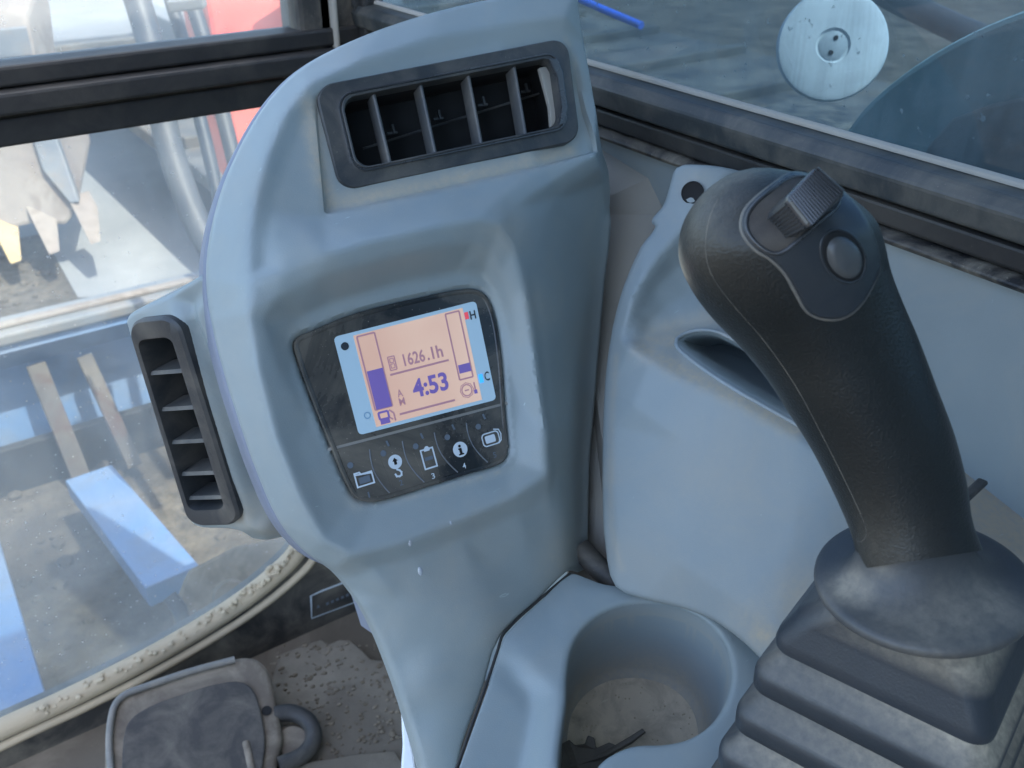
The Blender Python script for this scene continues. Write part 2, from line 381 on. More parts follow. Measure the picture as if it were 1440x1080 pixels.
def tube(name, pts, rad, m, parent=None, seg=10, closed=False, radii=None, flat_=1.0, up=None):
    pts = [Vector(p) for p in pts]; n = len(pts); V = []; Fc = []
    prev = None
    for i, p in enumerate(pts):
        t = (pts[(i+1) % n]-pts[i-1]) if closed else (pts[min(i+1, n-1)]-pts[max(i-1, 0)])
        t.normalize()
        if prev is None: a = t.orthogonal().normalized() if up is None else (Vector(up)-t*t.dot(Vector(up))).normalized()
        else: a = (prev-t*prev.dot(t)).normalized()
        prev = a; b = t.cross(a); rr = radii[i] if radii else rad
        for k in range(seg):
            th = 2*math.pi*k/seg; V.append(p+a*(rr*flat_*math.cos(th))+b*(rr*math.sin(th)))
    for i in range(n if closed else n-1):
        j = (i+1) % n
        for k in range(seg): l = (k+1) % seg; Fc.append((i*seg+k, i*seg+l, j*seg+l, j*seg+k))
    if not closed: Fc.append(tuple(range(seg))); Fc.append(tuple((n-1)*seg+k for k in range(seg)))
    return mesh(name, V, Fc, m, parent, ang=50)
def prism(name, poly, vec, m, parent=None, bev=0, smooth=False):
    n = len(poly); V = [Vector(p) for p in poly]+[Vector(p)+Vector(vec) for p in poly]
    Fc = [tuple(range(n)), tuple(range(2*n-1, n-1, -1))]+[(i, (i+1) % n, n+(i+1) % n, n+i) for i in range(n)]
    o = mesh(name, V, Fc, m, parent, smooth=smooth)
    if bev: bevel(o, bev)
    return o
def boxat(name, c, sx, sy, sz, ax, ay, m, parent=None, bev=0, seg=2):
    ax = Vector(ax).normalized(); ay = Vector(ay); ay = (ay-ax*ay.dot(ax)).normalized(); az = ax.cross(ay); c = Vector(c)
    V = [c+ax*(sx/2*i)+ay*(sy/2*j)+az*(sz/2*k) for i in (-1, 1) for j in (-1, 1) for k in (-1, 1)]
    Fc = [(0, 1, 3, 2), (4, 6, 7, 5), (0, 4, 5, 1), (2, 3, 7, 6), (0, 2, 6, 4), (1, 5, 7, 3)]
    o = mesh(name, V, Fc, m, parent, smooth=False)
    if bev: bevel(o, bev, seg)
    return o
def lathe(name, O, ax, prof, m, parent=None, seg=64, ex=None, sx=1, sy=1, ang=40):
    ax = Vector(ax).normalized(); a = Vector(ex) if ex else ax.orthogonal(); a = (a-ax*a.dot(ax)).normalized(); b = ax.cross(a)
    V = []; Fc = []
    for (r, z) in prof:
        for k in range(seg): th = 2*math.pi*k/seg; V.append(Vector(O)+ax*z+a*(r*sx*math.cos(th))+b*(r*sy*math.sin(th)))
    for i in range(len(prof)-1):
        for k in range(seg): l = (k+1) % seg; Fc.append((i*seg+k, i*seg+l, (i+1)*seg+l, (i+1)*seg+k))
    if prof[0][0] > 1e-6: Fc.append(tuple(range(seg)))
    if prof[-1][0] > 1e-6: Fc.append(tuple((len(prof)-1)*seg+k for k in range(seg)))
    return mesh(name, V, Fc, m, parent, ang=ang)
def patch_local(name, fr, poly, h0, h1, m, parent, sm=False):
    """flat plate with thickness from local polygon"""
    V = [fr.w(x, y, h1) for x, y in poly]+[fr.w(x, y, h0) for x, y in poly]; n = len(poly)
    Fc = [tuple(range(n)), tuple(range(2*n-1, n-1, -1))]+[(i, (i+1) % n, n+(i+1) % n, n+i) for i in range(n)]
    return mesh(name, V, Fc, m, parent, smooth=sm)

# ================================================================== SETTING
Z0 = 0.0; FLOOR = .62; WX = .50; WY = 1.0
def quad_sheet(name, pts, m, kind='structure'):
    o = mesh(name, pts, [tuple(range(len(pts)))], m, smooth=False); return tag(o, kind=kind)
quad_sheet('ground', [(-60, -60, 0), (60, -60, 0), (60, 200, 0), (-60, 200, 0)], M['gravel'])
cp = [atz(60, 330, 0), atz(110, 420, 0), atz(330, 400, 0), Vector((2.6, 4.2, 0)), Vector((7, 13, 0)), Vector((60, 150, 0)), Vector((-50, 150, 0)), Vector((-50, 6, 0))]
V = [(p[0], p[1], .004) for p in cp]
o = mesh('concrete_apron', V, [tuple(range(len(V)))], M['concrete'], smooth=False); tag(o, kind='structure')
# pebbles
bm = bmesh.new()
for i in range(1500):
    x, y = random.uniform(-1.2, 2.4), random.uniform(1.5, 5); s = random.uniform(.006, .022)
    if sdist([(x, y)], [(p[0], p[1]) for p in cp])[0] > -.02: continue
    r_ = bmesh.ops.create_icosphere(bm, subdivisions=1, radius=s)
    for v in r_['verts']: v.co = Vector((v.co.x*random.uniform(.8, 1.3)+x, v.co.y*random.uniform(.8, 1.3)+y, v.co.z*.6+s*.2))
me = bpy.data.meshes.new('pebbles'); bm.to_mesh(me); bm.free(); tag(link('pebbles', me, M['gravel']), kind='stuff')

# cab shell -----------------------------------------------------------
tag(boxat('cab_floor', (-.1, .25, FLOOR-.02), 1.2, 1.62, .04, (1, 0, 0), (0, 1, 0), M['floor']), kind='structure')
tag(boxat('sun_block_roof', (.15, -.16, 2.2), 1.0, 1.5, .05, (1, 0, 0), (0, 1, 0), M['roof'], bev=.01), kind='structure')  # unseen partial slab overhead, sized to keep the sun off the interior
tag(boxat('light_block_wall', (-.05, -.72, 1.4), 1.15, .05, 1.55, (1, 0, 0), (0, 1, 0), M['roof'], bev=.01), kind='structure')  # unseen wall added to block light from behind
# lower inner wall on the right, under the sliding window
RZT, RZB = 1.431, 1.380
wall = boxat('side_wall', (WX+.02, .2, (RZT-.02+FLOOR)/2), .04, 1.75, RZT-.02-FLOOR, (1, 0, 0), (0, 1, 0), M['grey2']); tag(wall, kind='structure')

# side window ---------------------------------------------------------
sw = thing('side_window', 'dusty blue tinted side window in a dark steel rail at upper right', 'window', (WX, .3, RZT))
boxat('pane', (WX+.012, .2, (RZT+2.17)/2-.005), .005, 1.7, 2.17-RZT+.01, (1, 0, 0), (0, 1, 0), M['glasss'], sw)
def profile_bar(name, prof, y0, y1, m, bev=.002):     # prof in x,z
    return prism(name, [(x, y0, z) for x, z in prof], (0, y1-y0, 0), m, sw, bev)
profile_bar('sill_rail', [(WX-.006, RZT-.025), (WX-.013, RZT-.022), (WX-.016, RZT-.008), (WX-.010, RZT-.001), (WX+.006, RZT+.001), (WX+.006, RZT-.025)], -.7, .99, M['rail'])
profile_bar('sunlit_sill_lip', [(WX+.0008, RZT+.0005), (WX+.0015, RZT+.0035), (WX+.005, RZT+.0045), (WX+.0088, RZT+.0025)], -.7, .985, M['beige'], .001)  # beige colour puts sunlight on the upper edge of the rail
profile_bar('seal_channel', [(WX-.001, RZT-.041), (WX-.006, RZT-.040), (WX-.007, RZT-.027), (WX+.006, RZT-.0255), (WX+.006, RZT-.041)], -.7, .99, M['rub'])
profile_bar('rubber_seal', [(WX-.001, RZB-.001), (WX-.010, RZB+.003), (WX-.013, RZT-.045), (WX-.007, RZT-.0415), (WX+.006, RZT-.0415), (WX+.006, RZB-.001)], -.7, .99, M['sealdirt'])

# front window: frame bar, corner pillar, panes -----------------------
fw = thing('front_window', 'dusty front window split by a thick black horizontal bar at left', 'window', (0, WY, 1.4))
zt = [aty(0, 88, WY).z, aty(0, 118, WY).z, aty(0, 122, WY).z, aty(0, 152, WY).z, aty(0, 160, WY).z, aty(0, 200, WY).z]
def hbar(name, z0, z1, y0, y1, m, b=.003): return boxat(name, (-.2, (y0+y1)/2, (z0+z1)/2), 1.4, y1-y0, abs(z1-z0), (1, 0, 0), (0, 1, 0), m, fw, b)
hbar('upper_bar', zt[1], zt[0], WY-.020, WY+.02, M['rub'])
hbar('middle_bar', zt[3], zt[2]+.001, WY-.035, WY+.018, M['rub'])
hbar('lower_bar', zt[5], zt[4], WY-.022, WY+.018, M['rub'])
hbar('bar_core', zt[4]+.002, zt[3]-.002, WY-.010, WY+.015, M['dark'])
hbar('bar_seal', zt[2], zt[1], WY-.008, WY+.012, M['sand'], .001)
boxat('upper_pane', (-.2, WY+.01, (zt[0]+2.17)/2), 1.3, .005, 2.17-zt[0]+.01, (1, 0, 0), (0, 1, 0), M['glassf'], fw)
# lower pane outline, with rounded lower corner following the dusty seal
seal_px = [(-260, 1160), (-120, 1085), (0, 1026), (90, 985), (190, 935), (270, 890), (340, 845), (390, 805), (418, 775), (432, 735), (425, 660), (410, 560), (400, 420), (395, 300), (392, 190)]
seal = [aty(u, v, WY-.004) for u, v in seal_px]
sp = catmull([p[:] for p in seal], 8)
poly = [tuple(p) for p in sp]; zt5 = zt[5]+.004
poly = [p for p in poly if p[2] < zt5]; poly.append((poly[-1][0], WY-.004, zt5)); poly.append((poly[0][0]-.1, WY-.004, zt5)); poly.append((poly[0][0]-.1, WY-.004, poly[0][2]))
prism('lower_pane', [(x, WY+.008, z) for x, y, z in poly], (0, .005, 0), M['glassf'], fw)
tube('pane_seal', [(p[0], WY-.004, p[2]) for p in sp], .013, M['sand'], fw, seg=12, up=(0, 1, 0))
tube('seal_lip', [(p[0]+.017, WY-.012, p[2]-.016) for p in sp], .006, M['sand'], fw, seg=8)
# crumbs of dirt on the seal
bm = bmesh.new()
for i in range(200):
    k = random.randrange(20, 75); p = sp[k]+(sp[k+1]-sp[k])*random.random(); s = random.uniform(.0012, .0045)
    r_ = bmesh.ops.create_icosphere(bm, subdivisions=1, radius=s)
    off = Vector((p[0]-random.uniform(.004, .014), WY-.010+random.uniform(-.006, .006), p[2]+random.uniform(.004, .013)))
    for v in r_['verts']: v.co = Vector((v.co.x*random.uniform(.7, 1.5), v.co.y, v.co.z*random.uniform(.6, 1)))+off
me = bpy.data.meshes.new('dirt_crumbs'); bm.to_mesh(me); bm.free(); tag(link('dirt_crumbs', me, M['sand'], fw), kind='stuff')
# front lower wall around the pane (dark sill)
lo = [p for p in poly[:-3]]
wall_poly = [(x, WY, z-.004) for x, y, z in lo]
top_right = wall_poly[-1]
wp = wall_poly+[(top_right[0], WY, zt5), (WX+.03, WY, zt5), (WX+.03, WY, FLOOR-.05), (-1.0, WY, FLOOR-.05), (-1.0, WY, wall_poly[0][2])]
fwall = mesh('front_wall', [(x, WY-.012, z) for x, y, z in wp]+[(x, WY+.03, z) for x, y, z in wp],
     [tuple(range(len(wp))), tuple(range(2*len(wp)-1, len(wp)-1, -1))]+[(i, (i+1) % len(wp), len(wp)+(i+1) % len(wp), len(wp)+i) for i in range(len(wp))], M['dark'], smooth=False)
tag(fwall, kind='structure')
pl = thing('corner_pillar', 'black corner pillar with a grey seam behind the console top', 'pillar', (.46, WY, 1.4))
def vcol(name, u0, u1, y, th, m):
    a = aty(u0, 40, y); b = aty(u1, 40, y); return boxat(name, ((a.x+b.x)/2, y+th/2, 1.78), abs(b.x-a.x), th, .80, (1, 0, 0), (0, 1, 0), m, pl, .003)
vcol('pillar_frame', 450, 468, .985, .05, M['rub'])
vcol('pillar_seam', 471, 478, .975, .03, M['beige'])
boxat('pillar_post', (.475, 1.01, 1.75), .10, .05, .86, (1, 0, 0), (0, 1, 0), M['dark'], pl, .006)
boxat('pillar_channel', (.50, .975, 1.75), .02, .02, .80, (1, 0, 0), (0, 1, 0), M['rub'], pl, .004)
lathe('pillar_bolt', aty(508, 4, .984), (0, -1, 0), [(.012, 0), (.012, .006), (.005, .006), (.004, .003)], M['vent'], pl, 20)

# sticker on the dark sill
st = thing('warning_sticker', 'small black warning sticker with pale border on the dark sill beside the console', 'sticker', aty(470, 842, WY-.015))
Fs = Frame(aty(470, 842, WY-.0125), Vector((1, 0, .02)), Vector((0, 0, 1)))
def lp(fr, pts, h=0): return [fr.loc(u, v, h)[:2] for u, v in pts]
so = lp(Fs, [(436, 838), (452, 830), (545, 795), (545, 830), (438, 870)])
patch_local('sticker_sheet', Fs, so, 0, .0006, M['print'], st)
si = [tuple(p) for p in offset(np.array(so), .0022)]
patch_local('sticker_face', Fs, si, .0006, .0010, M['dark'], st)
for k, (u, v) in enumerate(((447, 852), (460, 848), (467, 845), (474, 842), (481, 839), (488, 836))):
    a, b, _ = Fs.loc(u, v); s = .0024
    pp = [(a-s, b-s), (a+s, b-s), (a, b+s*1.3)] if k == 0 else [(a-s*.9, b-s), (a+s*.9, b-s), (a+s*.9, b+s*.7), (a-s*.9, b+s*.7)]
    patch_local('sticker_print', Fs, pp, .0010, .0013, M['printdim'], st)

# ================================================================== OUTSIDE
# dozer blade
YB = 2.6
bl = thing('dozer_blade', 'blue dozer blade with dark top edge seen through lower front glass', 'blade', (0, YB, 0))
zb = aty(150, 430, YB).z
prof = [(YB-.05, zb), (YB-.06, zb-.035), (YB-.03, zb-.05), (YB+.03, zb-.12), (YB+.06, zb-.26), (YB+.03, zb-.42), (YB-.02, .02), (YB+.02, .02), (YB+.09, zb-.26), (YB+.06, zb-.06), (YB+.03, zb)]
x0, x1 = -1.2, 1.05
prism('blade_plate', [(x0, y, z) for y, z in prof], (x1-x0, 0, 0), M['blue'], bl)
boxat('top_edge', (-.08, YB-.01, zb+.003), 2.3, .12, .03, (1, 0, 0), (0, 1, 0), M['steel'], bl, .006)
boxat('edge_bead', (-.08, YB-.02, zb+.024), 2.3, .03, .012, (1, 0, 0), (0, 1, 0), M['bucket'], bl, .004)
boxat('shaded_cutting_edge', (-.08, YB-.03, .07), 2.3, .03, .14, (1, 0, 0), (0, 1, 0), M['rub'], bl, .004)  # near-black colour puts the shadow below the blade into this edge
def strip(name, p, q, wd, th, m, parent, up=(0, -1, 0)):
    p, q = Vector(p), Vector(q); ax = q-p; return boxat(name, (p+q)/2, ax.length, wd, th, ax, Vector(up).cross(ax), m, parent, .003)
strip('blade_rib', aty(50, 512, YB-.02), aty(122, 690, YB-.16), .048, .02, M['rust'], bl)
strip('blade_rib', aty(118, 500, YB-.02), aty(190, 655, YB-.16), .040, .02, M['rust'], bl)
# push arms of the blade
pa = strip('push_arm', P(128, 676, 2.5), P(246, 824, 2.05), .115, .05, M['blue'], bl, up=(0, 0, 1))
pa2 = strip('push_arm', P(-75, 700, 2.2), P(25, 1110, 1.55), .15, .05, M['blue'], bl, up=(0, 0, 1))
# gravel pile edge / drive frame casting below
uc = thing('undercarriage_frame', 'dark undercarriage casting with pale hub beyond the dirty seal', 'undercarriage', (.25, 1.6, 0))
prism('frame_plate', [P(u, v, 1.75) for u, v in ((262, 800), (330, 765), (440, 745), (440, 900), (290, 905), (240, 860))], (0, .05, -.12), M['soil'], uc, .01)
lathe('hub', P(325, 840, 1.68), (-.2, -.7, .6), [(.028, -.03), (.032, 0), (.026, .012), (.012, .014), (.012, .004), (0, .004)], M['soil'], uc, 24)
tube('drain_pipe', [P(u, v, 1.72) for u, v in ((238, 838), (252, 855), (262, 885), (262, 930))], .013, M['hose'], uc, 10)
# bucket
bk = thing('digger_bucket', 'pale muddy digger bucket with worn teeth at upper left', 'bucket', P(50, 330, 4.0))
bko = [(-120, 40), (10, 12), (38, 20), (48, 80), (60, 180), (78, 195), (95, 240), (112, 285), (95, 318), (50, 316), (20, 322), (-20, 320), (-120, 318)]
prism('bucket_shell', [P(u, v, 3.9) for u, v in bko], Vector((.2, .5, .1)), M['bucket'], bk, .02)
prism('side_cutter', [P(u, v, 3.87) for u, v in ((44, 190), (78, 190), (112, 285), (98, 286), (60, 240))], Vector((.02, .06, 0)), M['steel'], bk, .006)
boxat('wear_plate', P(15, 60, 3.85), .14, .02, .11, (1, 0, 0), (0, 1, 0), M['steel'], bk, .006)
for i, (u, v, y) in enumerate(((12, 345, 1), (66, 332, 0), (124, 318, 0), (-48, 352, 1))):
    a, b = P(u-8, v-34, 3.9), P(u+9, v+20, 3.8)
    ax = (b-a).normalized(); s = Vector((.046, .016, 0)); t = Vector((0, .05, .02))
    V = [a-s-t, a+s-t, a+s+t, a-s+t, b-s*.45-t*.3, b+s*.45-t*.3, b+s*.45+t*.3, b-s*.45+t*.3]
    o = mesh('bucket_tooth', V, [(0, 1, 2, 3), (7, 6, 5, 4), (0, 4, 5, 1), (1, 5, 6, 2), (2, 6, 7, 3), (3, 7, 4, 0)], M['yellow' if y else 'bucket'], bk, smooth=False); bevel(o, .008)
# hoses
def hose(name, px, d, rpx, label, grp='hydraulic hoses on the boom'):
    pts = catmull([P(u, v, d)[:] for u, v in px], 8); o = tube(name, pts, rpx/FPX*d, M['hose'], seg=14)
    return tag(o, label, 'hose', grp)
hose('hydraulic_hose', [(170, -60), (193, 0), (215, 80), (232, 180), (252, 250), (285, 330), (330, 400)], 1.75, 19, 'thickest hydraulic hose, leftmost of the hoses outside the front window')
hose('hydraulic_hose', [(225, -60), (240, 0), (258, 60), (275, 140), (292, 210), (312, 300)], 1.85, 9.5, 'thin dark hydraulic hose in the middle of the hoses')
hose('hydraulic_hose', [(255, -40), (282, 40), (300, 110), (318, 180), (335, 250)], 1.95, 11, 'rightmost hydraulic hose, just left of the red boom')
strip('hose_clamp', P(238, 8, 1.8), P(288, 2, 1.8), .02, .03, M['steel'], None)
tag(bpy.data.objects['hose_clamp'], 'small dark clamp joining the two thinner hoses at the top', 'clamp')
# red boom
rb = thing('excavator_boom', 'orange red excavator boom beside the hoses behind the front glass', 'boom', P(370, 40, 2.3))
prism('boom_plate', [P(u, v, 2.3) for u, v in ((270, -120), (470, -120), (452, 60), (425, 175), (345, 290), (330, 200), (303, 80))], Vector((.05, .35, 0)), M['red'], rb, .01)
boxat('boom_gusset', P(425, 30, 2.26), .10, .03, .5, (1, 0, 0), (0, 1, .2), M['red'], rb, .01)

# outside the side window
tc = thing('engine_cover', 'teal curved engine cover outside the dusty side window', 'cover', (1.0, .3, .9))
arc = [(1190, 182), (1215, 150), (1250, 118), (1300, 82), (1360, 48), (1430, 18), (1520, -10)]
ca = catmull([atx(u, v, .86)[:] for u, v in arc], 8)
cpoly = [tuple(p) for p in ca]+[(.86, -.45, ca[-1][2]), (.86, -.45, .7), (.86, ca[0][1]+.25, .7), (.86, ca[0][1]+.12, 1.2)]
prism('cover_shell', cpoly, (.5, 0, 0), M['teal'], tc, .006)
cp2 = [atx(u, v, .857) for u, v in ((1310, 205), (1345, 165), (1400, 145), (1480, 128), (1560, 120), (1560, 420), (1280, 300))]
prism('cover_panel', cp2, (-.008, 0, 0), M['steel'], tc, .003)
md = thing('round_reflector', 'round white plastic disc with two screw holes outside the side window', 'reflector', P(1170, 65, .95))
dn = -(ray(1170, 65).normalized()); dn = (dn+Vector((0, -.18, .12))).normalized(); DC = P(1171, 64, .95)
rd = 76/FPX*.95
lathe('disc', DC, dn, [(rd*.96, -.016), (rd, -.010), (rd, -.003), (rd*.97, .001), (rd*.90, .0025), (rd*.5, .004), (rd*.31, .0045), (rd*.30, .0025), (rd*.26, .0020), (0, .0020)], M['white'], md, 64)
hb = lathe('hub_cap', DC+dn*.0022, dn, [(rd*.25, 0), (rd*.25, .0012), (rd*.22, .0018), (0, .002)], plastic('hub_grey', (.55, .60, .63, 1), .5, .05), md, 32)
ay_ = Vector((0, 0, 1)); ay_ = (ay_-dn*ay_.dot(dn)).normalized(); ax_ = ay_.cross(dn)
for s in (-1, 1): lathe('screw_hole', DC+dn*.0040+ay_*(s*rd*.13)+ax_*(s*rd*.03), dn, [(rd*.045, 0), (rd*.045, .0009), (0, .001)], M['ventin'], md, 14)
tube('mount_arm', [DC-dn*.014, DC-dn*.05+Vector((.02, 0, .03)), DC-dn*.08+Vector((.08, .03, .14))], .008, M['rub'], md)
# rails and track outside
tag(tube('guard_rail', [atx(u, v, 1.3) for u, v in ((1150, -60), (1265, 2), (1350, 42), (1500, 100))], .018, M['hose'], seg=12), 'pale blue guard rail crossing behind the white disc', 'rail')
tag(tube('blue_glint_tube', [atx(u, v, .80) for u, v in ((740, -60), (800, -8), (850, 14), (902, 36))], .0046, flat('bright_blue_glint', (.04, .16, .85, 1), .4), seg=10), 'thin bright blue tube in place of a reflection beside the console top', 'hose')  # bright blue tube added for a reflected streak in the glass
dk = thing('added_dark_deck', 'added dark dirty deck with raised ribs outside the side window', 'deck', (2.2, 3, 0))  # deck added to darken the view through the side window
boxat('deck_plate', (2.75, 3.2, .42), 3.3, 6.6, .06, (1, 0, 0), (0, 1, 0), M['decksteel'], dk, .01)
for i in range(9): boxat('deck_rib', (2.75, .35+i*.72, .47), 3.2, .07, .05, (1, 0, 0), (0, 1, 0), M['decksteel'], dk, .008)
boxat('deck_beam', (1.75, 3.2, .56), .12, 6.4, .16, (1, 0, 0), (0, 1, 0), M['steel'], dk, .01)
for i in range(5): boxat('deck_box', (2.5+.35*(i % 2), 1.4+i*.85, .58), .42, .36, .22, (1, .2*i, 0), (0, 1, 0), M['dark'] if i % 2 else M['decksteel'], dk, .02)
tr = thing('crawler_track', 'dark rubber crawler track outside behind the side window', 'track', (1.1, .8, 0))
boxat('track_belt', (1.15, .9, .55), .45, 2.6, 1.0, (1, 0, 0), (0, 1, 0), M['dark'], tr, .05)
for i in range(14): boxat('track_pad', (1.15, -.3+i*.19, 1.07), .43, .07, .04, (1, 0, 0), (0, 1, 0), M['steel'], tr, .008)

# ================================================================== CONSOLE
TI, YA = R(30), R(8)
cex = Vector((math.cos(YA), -math.sin(YA), 0)); cey = Vector((math.sin(TI)*math.sin(YA), math.sin(TI)*math.cos(YA), math.cos(TI)))
FC = Frame(P(590, 530, .60), cex, cey)
def L3(fr, pts): return np.array([fr.loc(u, v, h/1000) for u, v, h in pts])
con = thing('monitor_console', 'blue grey instrument console with air vents and lit display beside the front window', 'console', FC.w(0, -.2, -.08))
out_l = [(812, -14, -8), (700, -4, -8), (620, 13, -9), (540, 38, -10), (470, 68, -12), (420, 98, -14), (380, 138, -15), (345, 192, -16), (315, 258, -16), (296, 330, -16), (291, 390, -16), (298, 450, -15), (315, 520, -14), (340, 600, -13), (365, 670, -13), (395, 735, -13), (432, 778, -14), (472, 806, -17), (500, 840, -20), (525, 885, -22), (550, 945, -22), (572, 1010, -22), (594, 1090, -22), (605, 1130, -22)]
out_r = [(632, 1130, -14), (652, 1050, -14), (683, 965, -12), (706, 895, -6), (760, 846, -10), (803, 806, -16), (818, 800, -40), (822, 740, -46), (826, 650, -46), (836, 540, -46), (848, 400, -46), (856, 330, -44), (857, 240, -34), (846, 200, -16), (838, 140, -12), (824, 60, -10), (815, 8, -9)]
ctrl = L3(FC, out_l+out_r)
S = [
 # inner line of the left bevel, then the top bevel
 [(352, 388, 14), (354, 330, 12), (362, 270, 9), (378, 215, 7), (402, 160, 5), (436, 118, 3), (500, 88, 2), (600, 55, 1), (700, 36, 1), (795, 22, 1)],
 # face right of the bevel
 [(372, 372, 11), (380, 300, 7), (400, 230, 4), (428, 165, 2), (470, 122, 0), (600, 84, -1), (700, 60, -1), (790, 44, -2)],
 [(455, 303, 9), (560, 282, 10), (660, 260, 10), (760, 238, 9), (838, 218, 4)],
 [(455, 312, 11), (560, 291, 13), (640, 277, 16), (708, 274, 19), (780, 255, 9), (844, 236, -4)],
 # hood ridge
 [(352, 402, 16), (400, 380, 23), (460, 358, 28), (530, 338, 30), (610, 319, 31), (672, 308, 30), (702, 316, 27.5), (722, 346, 23), (737, 400, 18), (748, 470, 15), (758, 550, 13), (768, 620, 12), (770, 665, 11), (720, 700, 11), (640, 735, 11), (560, 765, 11), (490, 782, 9), (455, 762, 7), (420, 700, 8), (385, 610, 10), (362, 520, 13), (348, 440, 15)],
 # foot of the hood / start of the recess
 [(372, 450, 13), (392, 416, 18), (450, 388, 23), (540, 362, 26), (620, 345, 26.5), (668, 340, 24), (688, 354, 19), (702, 388, 13), (716, 430, 9), (728, 500, 6), (737, 570, 4)],
 [(372, 450, 12), (394, 530, 8), (420, 620, 4), (452, 700, 3)],
 [(404, 474, 3), (420, 446, 2.5), (470, 424, 2), (560, 398, 2), (640, 383, 2), (682, 386, 2), (699, 408, 2), (708, 440, 1.5), (716, 520, 1), (722, 600, 1), (724, 650, 1), (712, 665, 1), (660, 678, 1), (600, 697, 1), (526, 716, 0), (490, 710, 0), (470, 660, 0), (436, 590, 1), (412, 520, 1.5)],
 # dark right flank
 [(722, 292, 19), (784, 276, 0), (848, 258, -27)],
 [(792, 715, -6), (800, 785, -13)],
 # under the pod
 [(474, 798, -6), (520, 800, 0), (580, 784, 3), (650, 757, 3), (730, 722, 3), (775, 690, 2)],
 [(500, 812, -9), (560, 846, -2), (630, 872, 0), (692, 889, 0)],
 [(560, 865, -7), (620, 900, -7), (680, 915, -7)],
 [(590, 960, -11), (640, 1000, -12)],
 [(600, 1060, -13), (620, 1110, -13)],
]
HF = HField(ctrl, [L3(FC, s) for s in S], .0015, cell=.001)
# the vent recess: flush at the top, deep at the bottom
vr = L3(FC, [(440, 135, 0), (455, 303, 6), (600, 273, 6), (760, 236, 6), (846, 212, 3), (828, 120, 0), (812, 50, 0), (600, 92, 0), (480, 122, 0)])[:, :2]
vy1 = FC.loc(640, 70)[1]; vy0 = FC.loc(640, 262)[1]
bz = catmull(L3(FC, [(413, 478, 2), (440, 462, 2), (500, 438, 2), (590, 416, 2), (655, 404, 2), (682, 410, 2), (698, 440, 2), (708, 500, 2), (714, 580, 2), (717, 638, 2), (706, 654, 2), (660, 669, 2), (600, 688, 2), (530, 708, 2), (502, 704, 2), (486, 682, 2), (462, 625, 2), (436, 560, 2), (418, 510, 2)])[:, :2], 5, True)
monitor_h = -.0005
HF2 = HField(ctrl, [L3(FC, s) for s in S], .0080)
rp_ = L3(FC, S[4])[:, :2]
x7, x6, y8, y7, yc = FC.loc(735, 500)[0], FC.loc(712, 500)[0], FC.loc(560, 850)[1], FC.loc(560, 815)[1], FC.loc(760, 300)[1]
def hcon(p):
    p = np.asarray(p)[:, :2]; out_ = sstep(-sdist(p, rp_), .004, .016)
    wr = sstep(p[:, 0], x6, x7)*sstep(-p[:, 1], -yc, -yc+.012); wl = sstep(-p[:, 1], -y7, -y8)
    g1 = .85*np.exp(-((p-np.array(FC.loc(392, 345)[:2]))**2).sum(1)/.020**2); g2 = .6*np.exp(-((p-np.array(FC.loc(716, 302)[:2]))**2).sum(1)/.012**2)
    wt = np.maximum(out_*np.clip(wr+wl, 0, 1), np.maximum(g1, g2)); h = HF(p)*(1-wt)+HF2(p)*wt
    s = sdist(p, vr); dep = .0065*np.clip((vy1-p[:, 1])/(vy1-vy0), .0, 1)
    h = h-dep*sstep(s, -.0005, .0022)
    s2 = sdist(p, bz); h = np.where(s2 > -.003, h+(0-h)*sstep(s2, -.0025, .0005), h)
    h = h-.004*sstep(s2, .0004, .0012)
    return h
OUT = catmull(ctrl[:, :2], 3, True)
def dln(fr, pts, r_, a):
    q = resample([fr.loc(u, v)[:2] for u, v in pts], .003, False); return [(x, y, r_*random.uniform(.8, 1.2), a*random.uniform(.85, 1)) for x, y in q]
def dl(fr, lst): return [(*fr.loc(u, v)[:2], r_, a) for u, v, r_, a in lst]
vopen = L3(FC, [(458, 138, 0), (482, 262, 0), (792, 200, 0), (772, 68, 0)])[:, :2]
cover, vv, hh_ = relief('front_cover', FC, OUT, hcon, M['grey'], con, g=.0024, rings=[vr, offset(vr, .0022), offset(bz, .0008), offset(bz, -.0018)], lines=[catmull(L3(FC, S[4]+S[4][:1])[:, :2], 3), catmull(L3(FC, S[0])[:, :2], 3)], holes=[vopen], r=.0035, skirt=.012,
    dust=dln(FC, [(434, 150), (442, 210), (452, 262), (466, 284)], .0055, .95)+dln(FC, [(460, 288), (520, 278), (600, 262), (700, 240), (805, 210)], .0050, .85)+dln(FC, [(812, 200), (826, 150), (812, 80), (800, 52)], .003, .4)+dln(FC, [(500, 712), (600, 694), (700, 664)], .0016, .5)+dl(FC, [
                 (700, 330, .014, .30), (745, 430, .014, .28), (640, 790, .04, .12), (600, 810, .02, .15), (800, 780, .02, .4), (795, 650, .02, .15), (500, 700, .006, .4), (415, 470, .01, .2), (700, 885, .012, .2)]))
ro_ = resample(OUT, .003); xr_ = np.array([FC.loc(700, 30)[0]])[0]
diag = np.array([np.array(FC.loc(640, v)[:2])[0] for v in (0,)])
inr = np.clip(sstep(ro_[:, 0], FC.loc(540, 30)[0], FC.loc(720, 30)[0])+sstep(-ro_[:, 1], -FC.loc(520, 760)[1], -FC.loc(520, 840)[1]), 0, 1)
rearo = offset(ro_, -.0017)*(1-inr[:, None])+offset(ro_, .006)*inr[:, None]
cap = FC.loc(640, 1128)[1]; 
def hrear(p): return HF(p)*0-.024
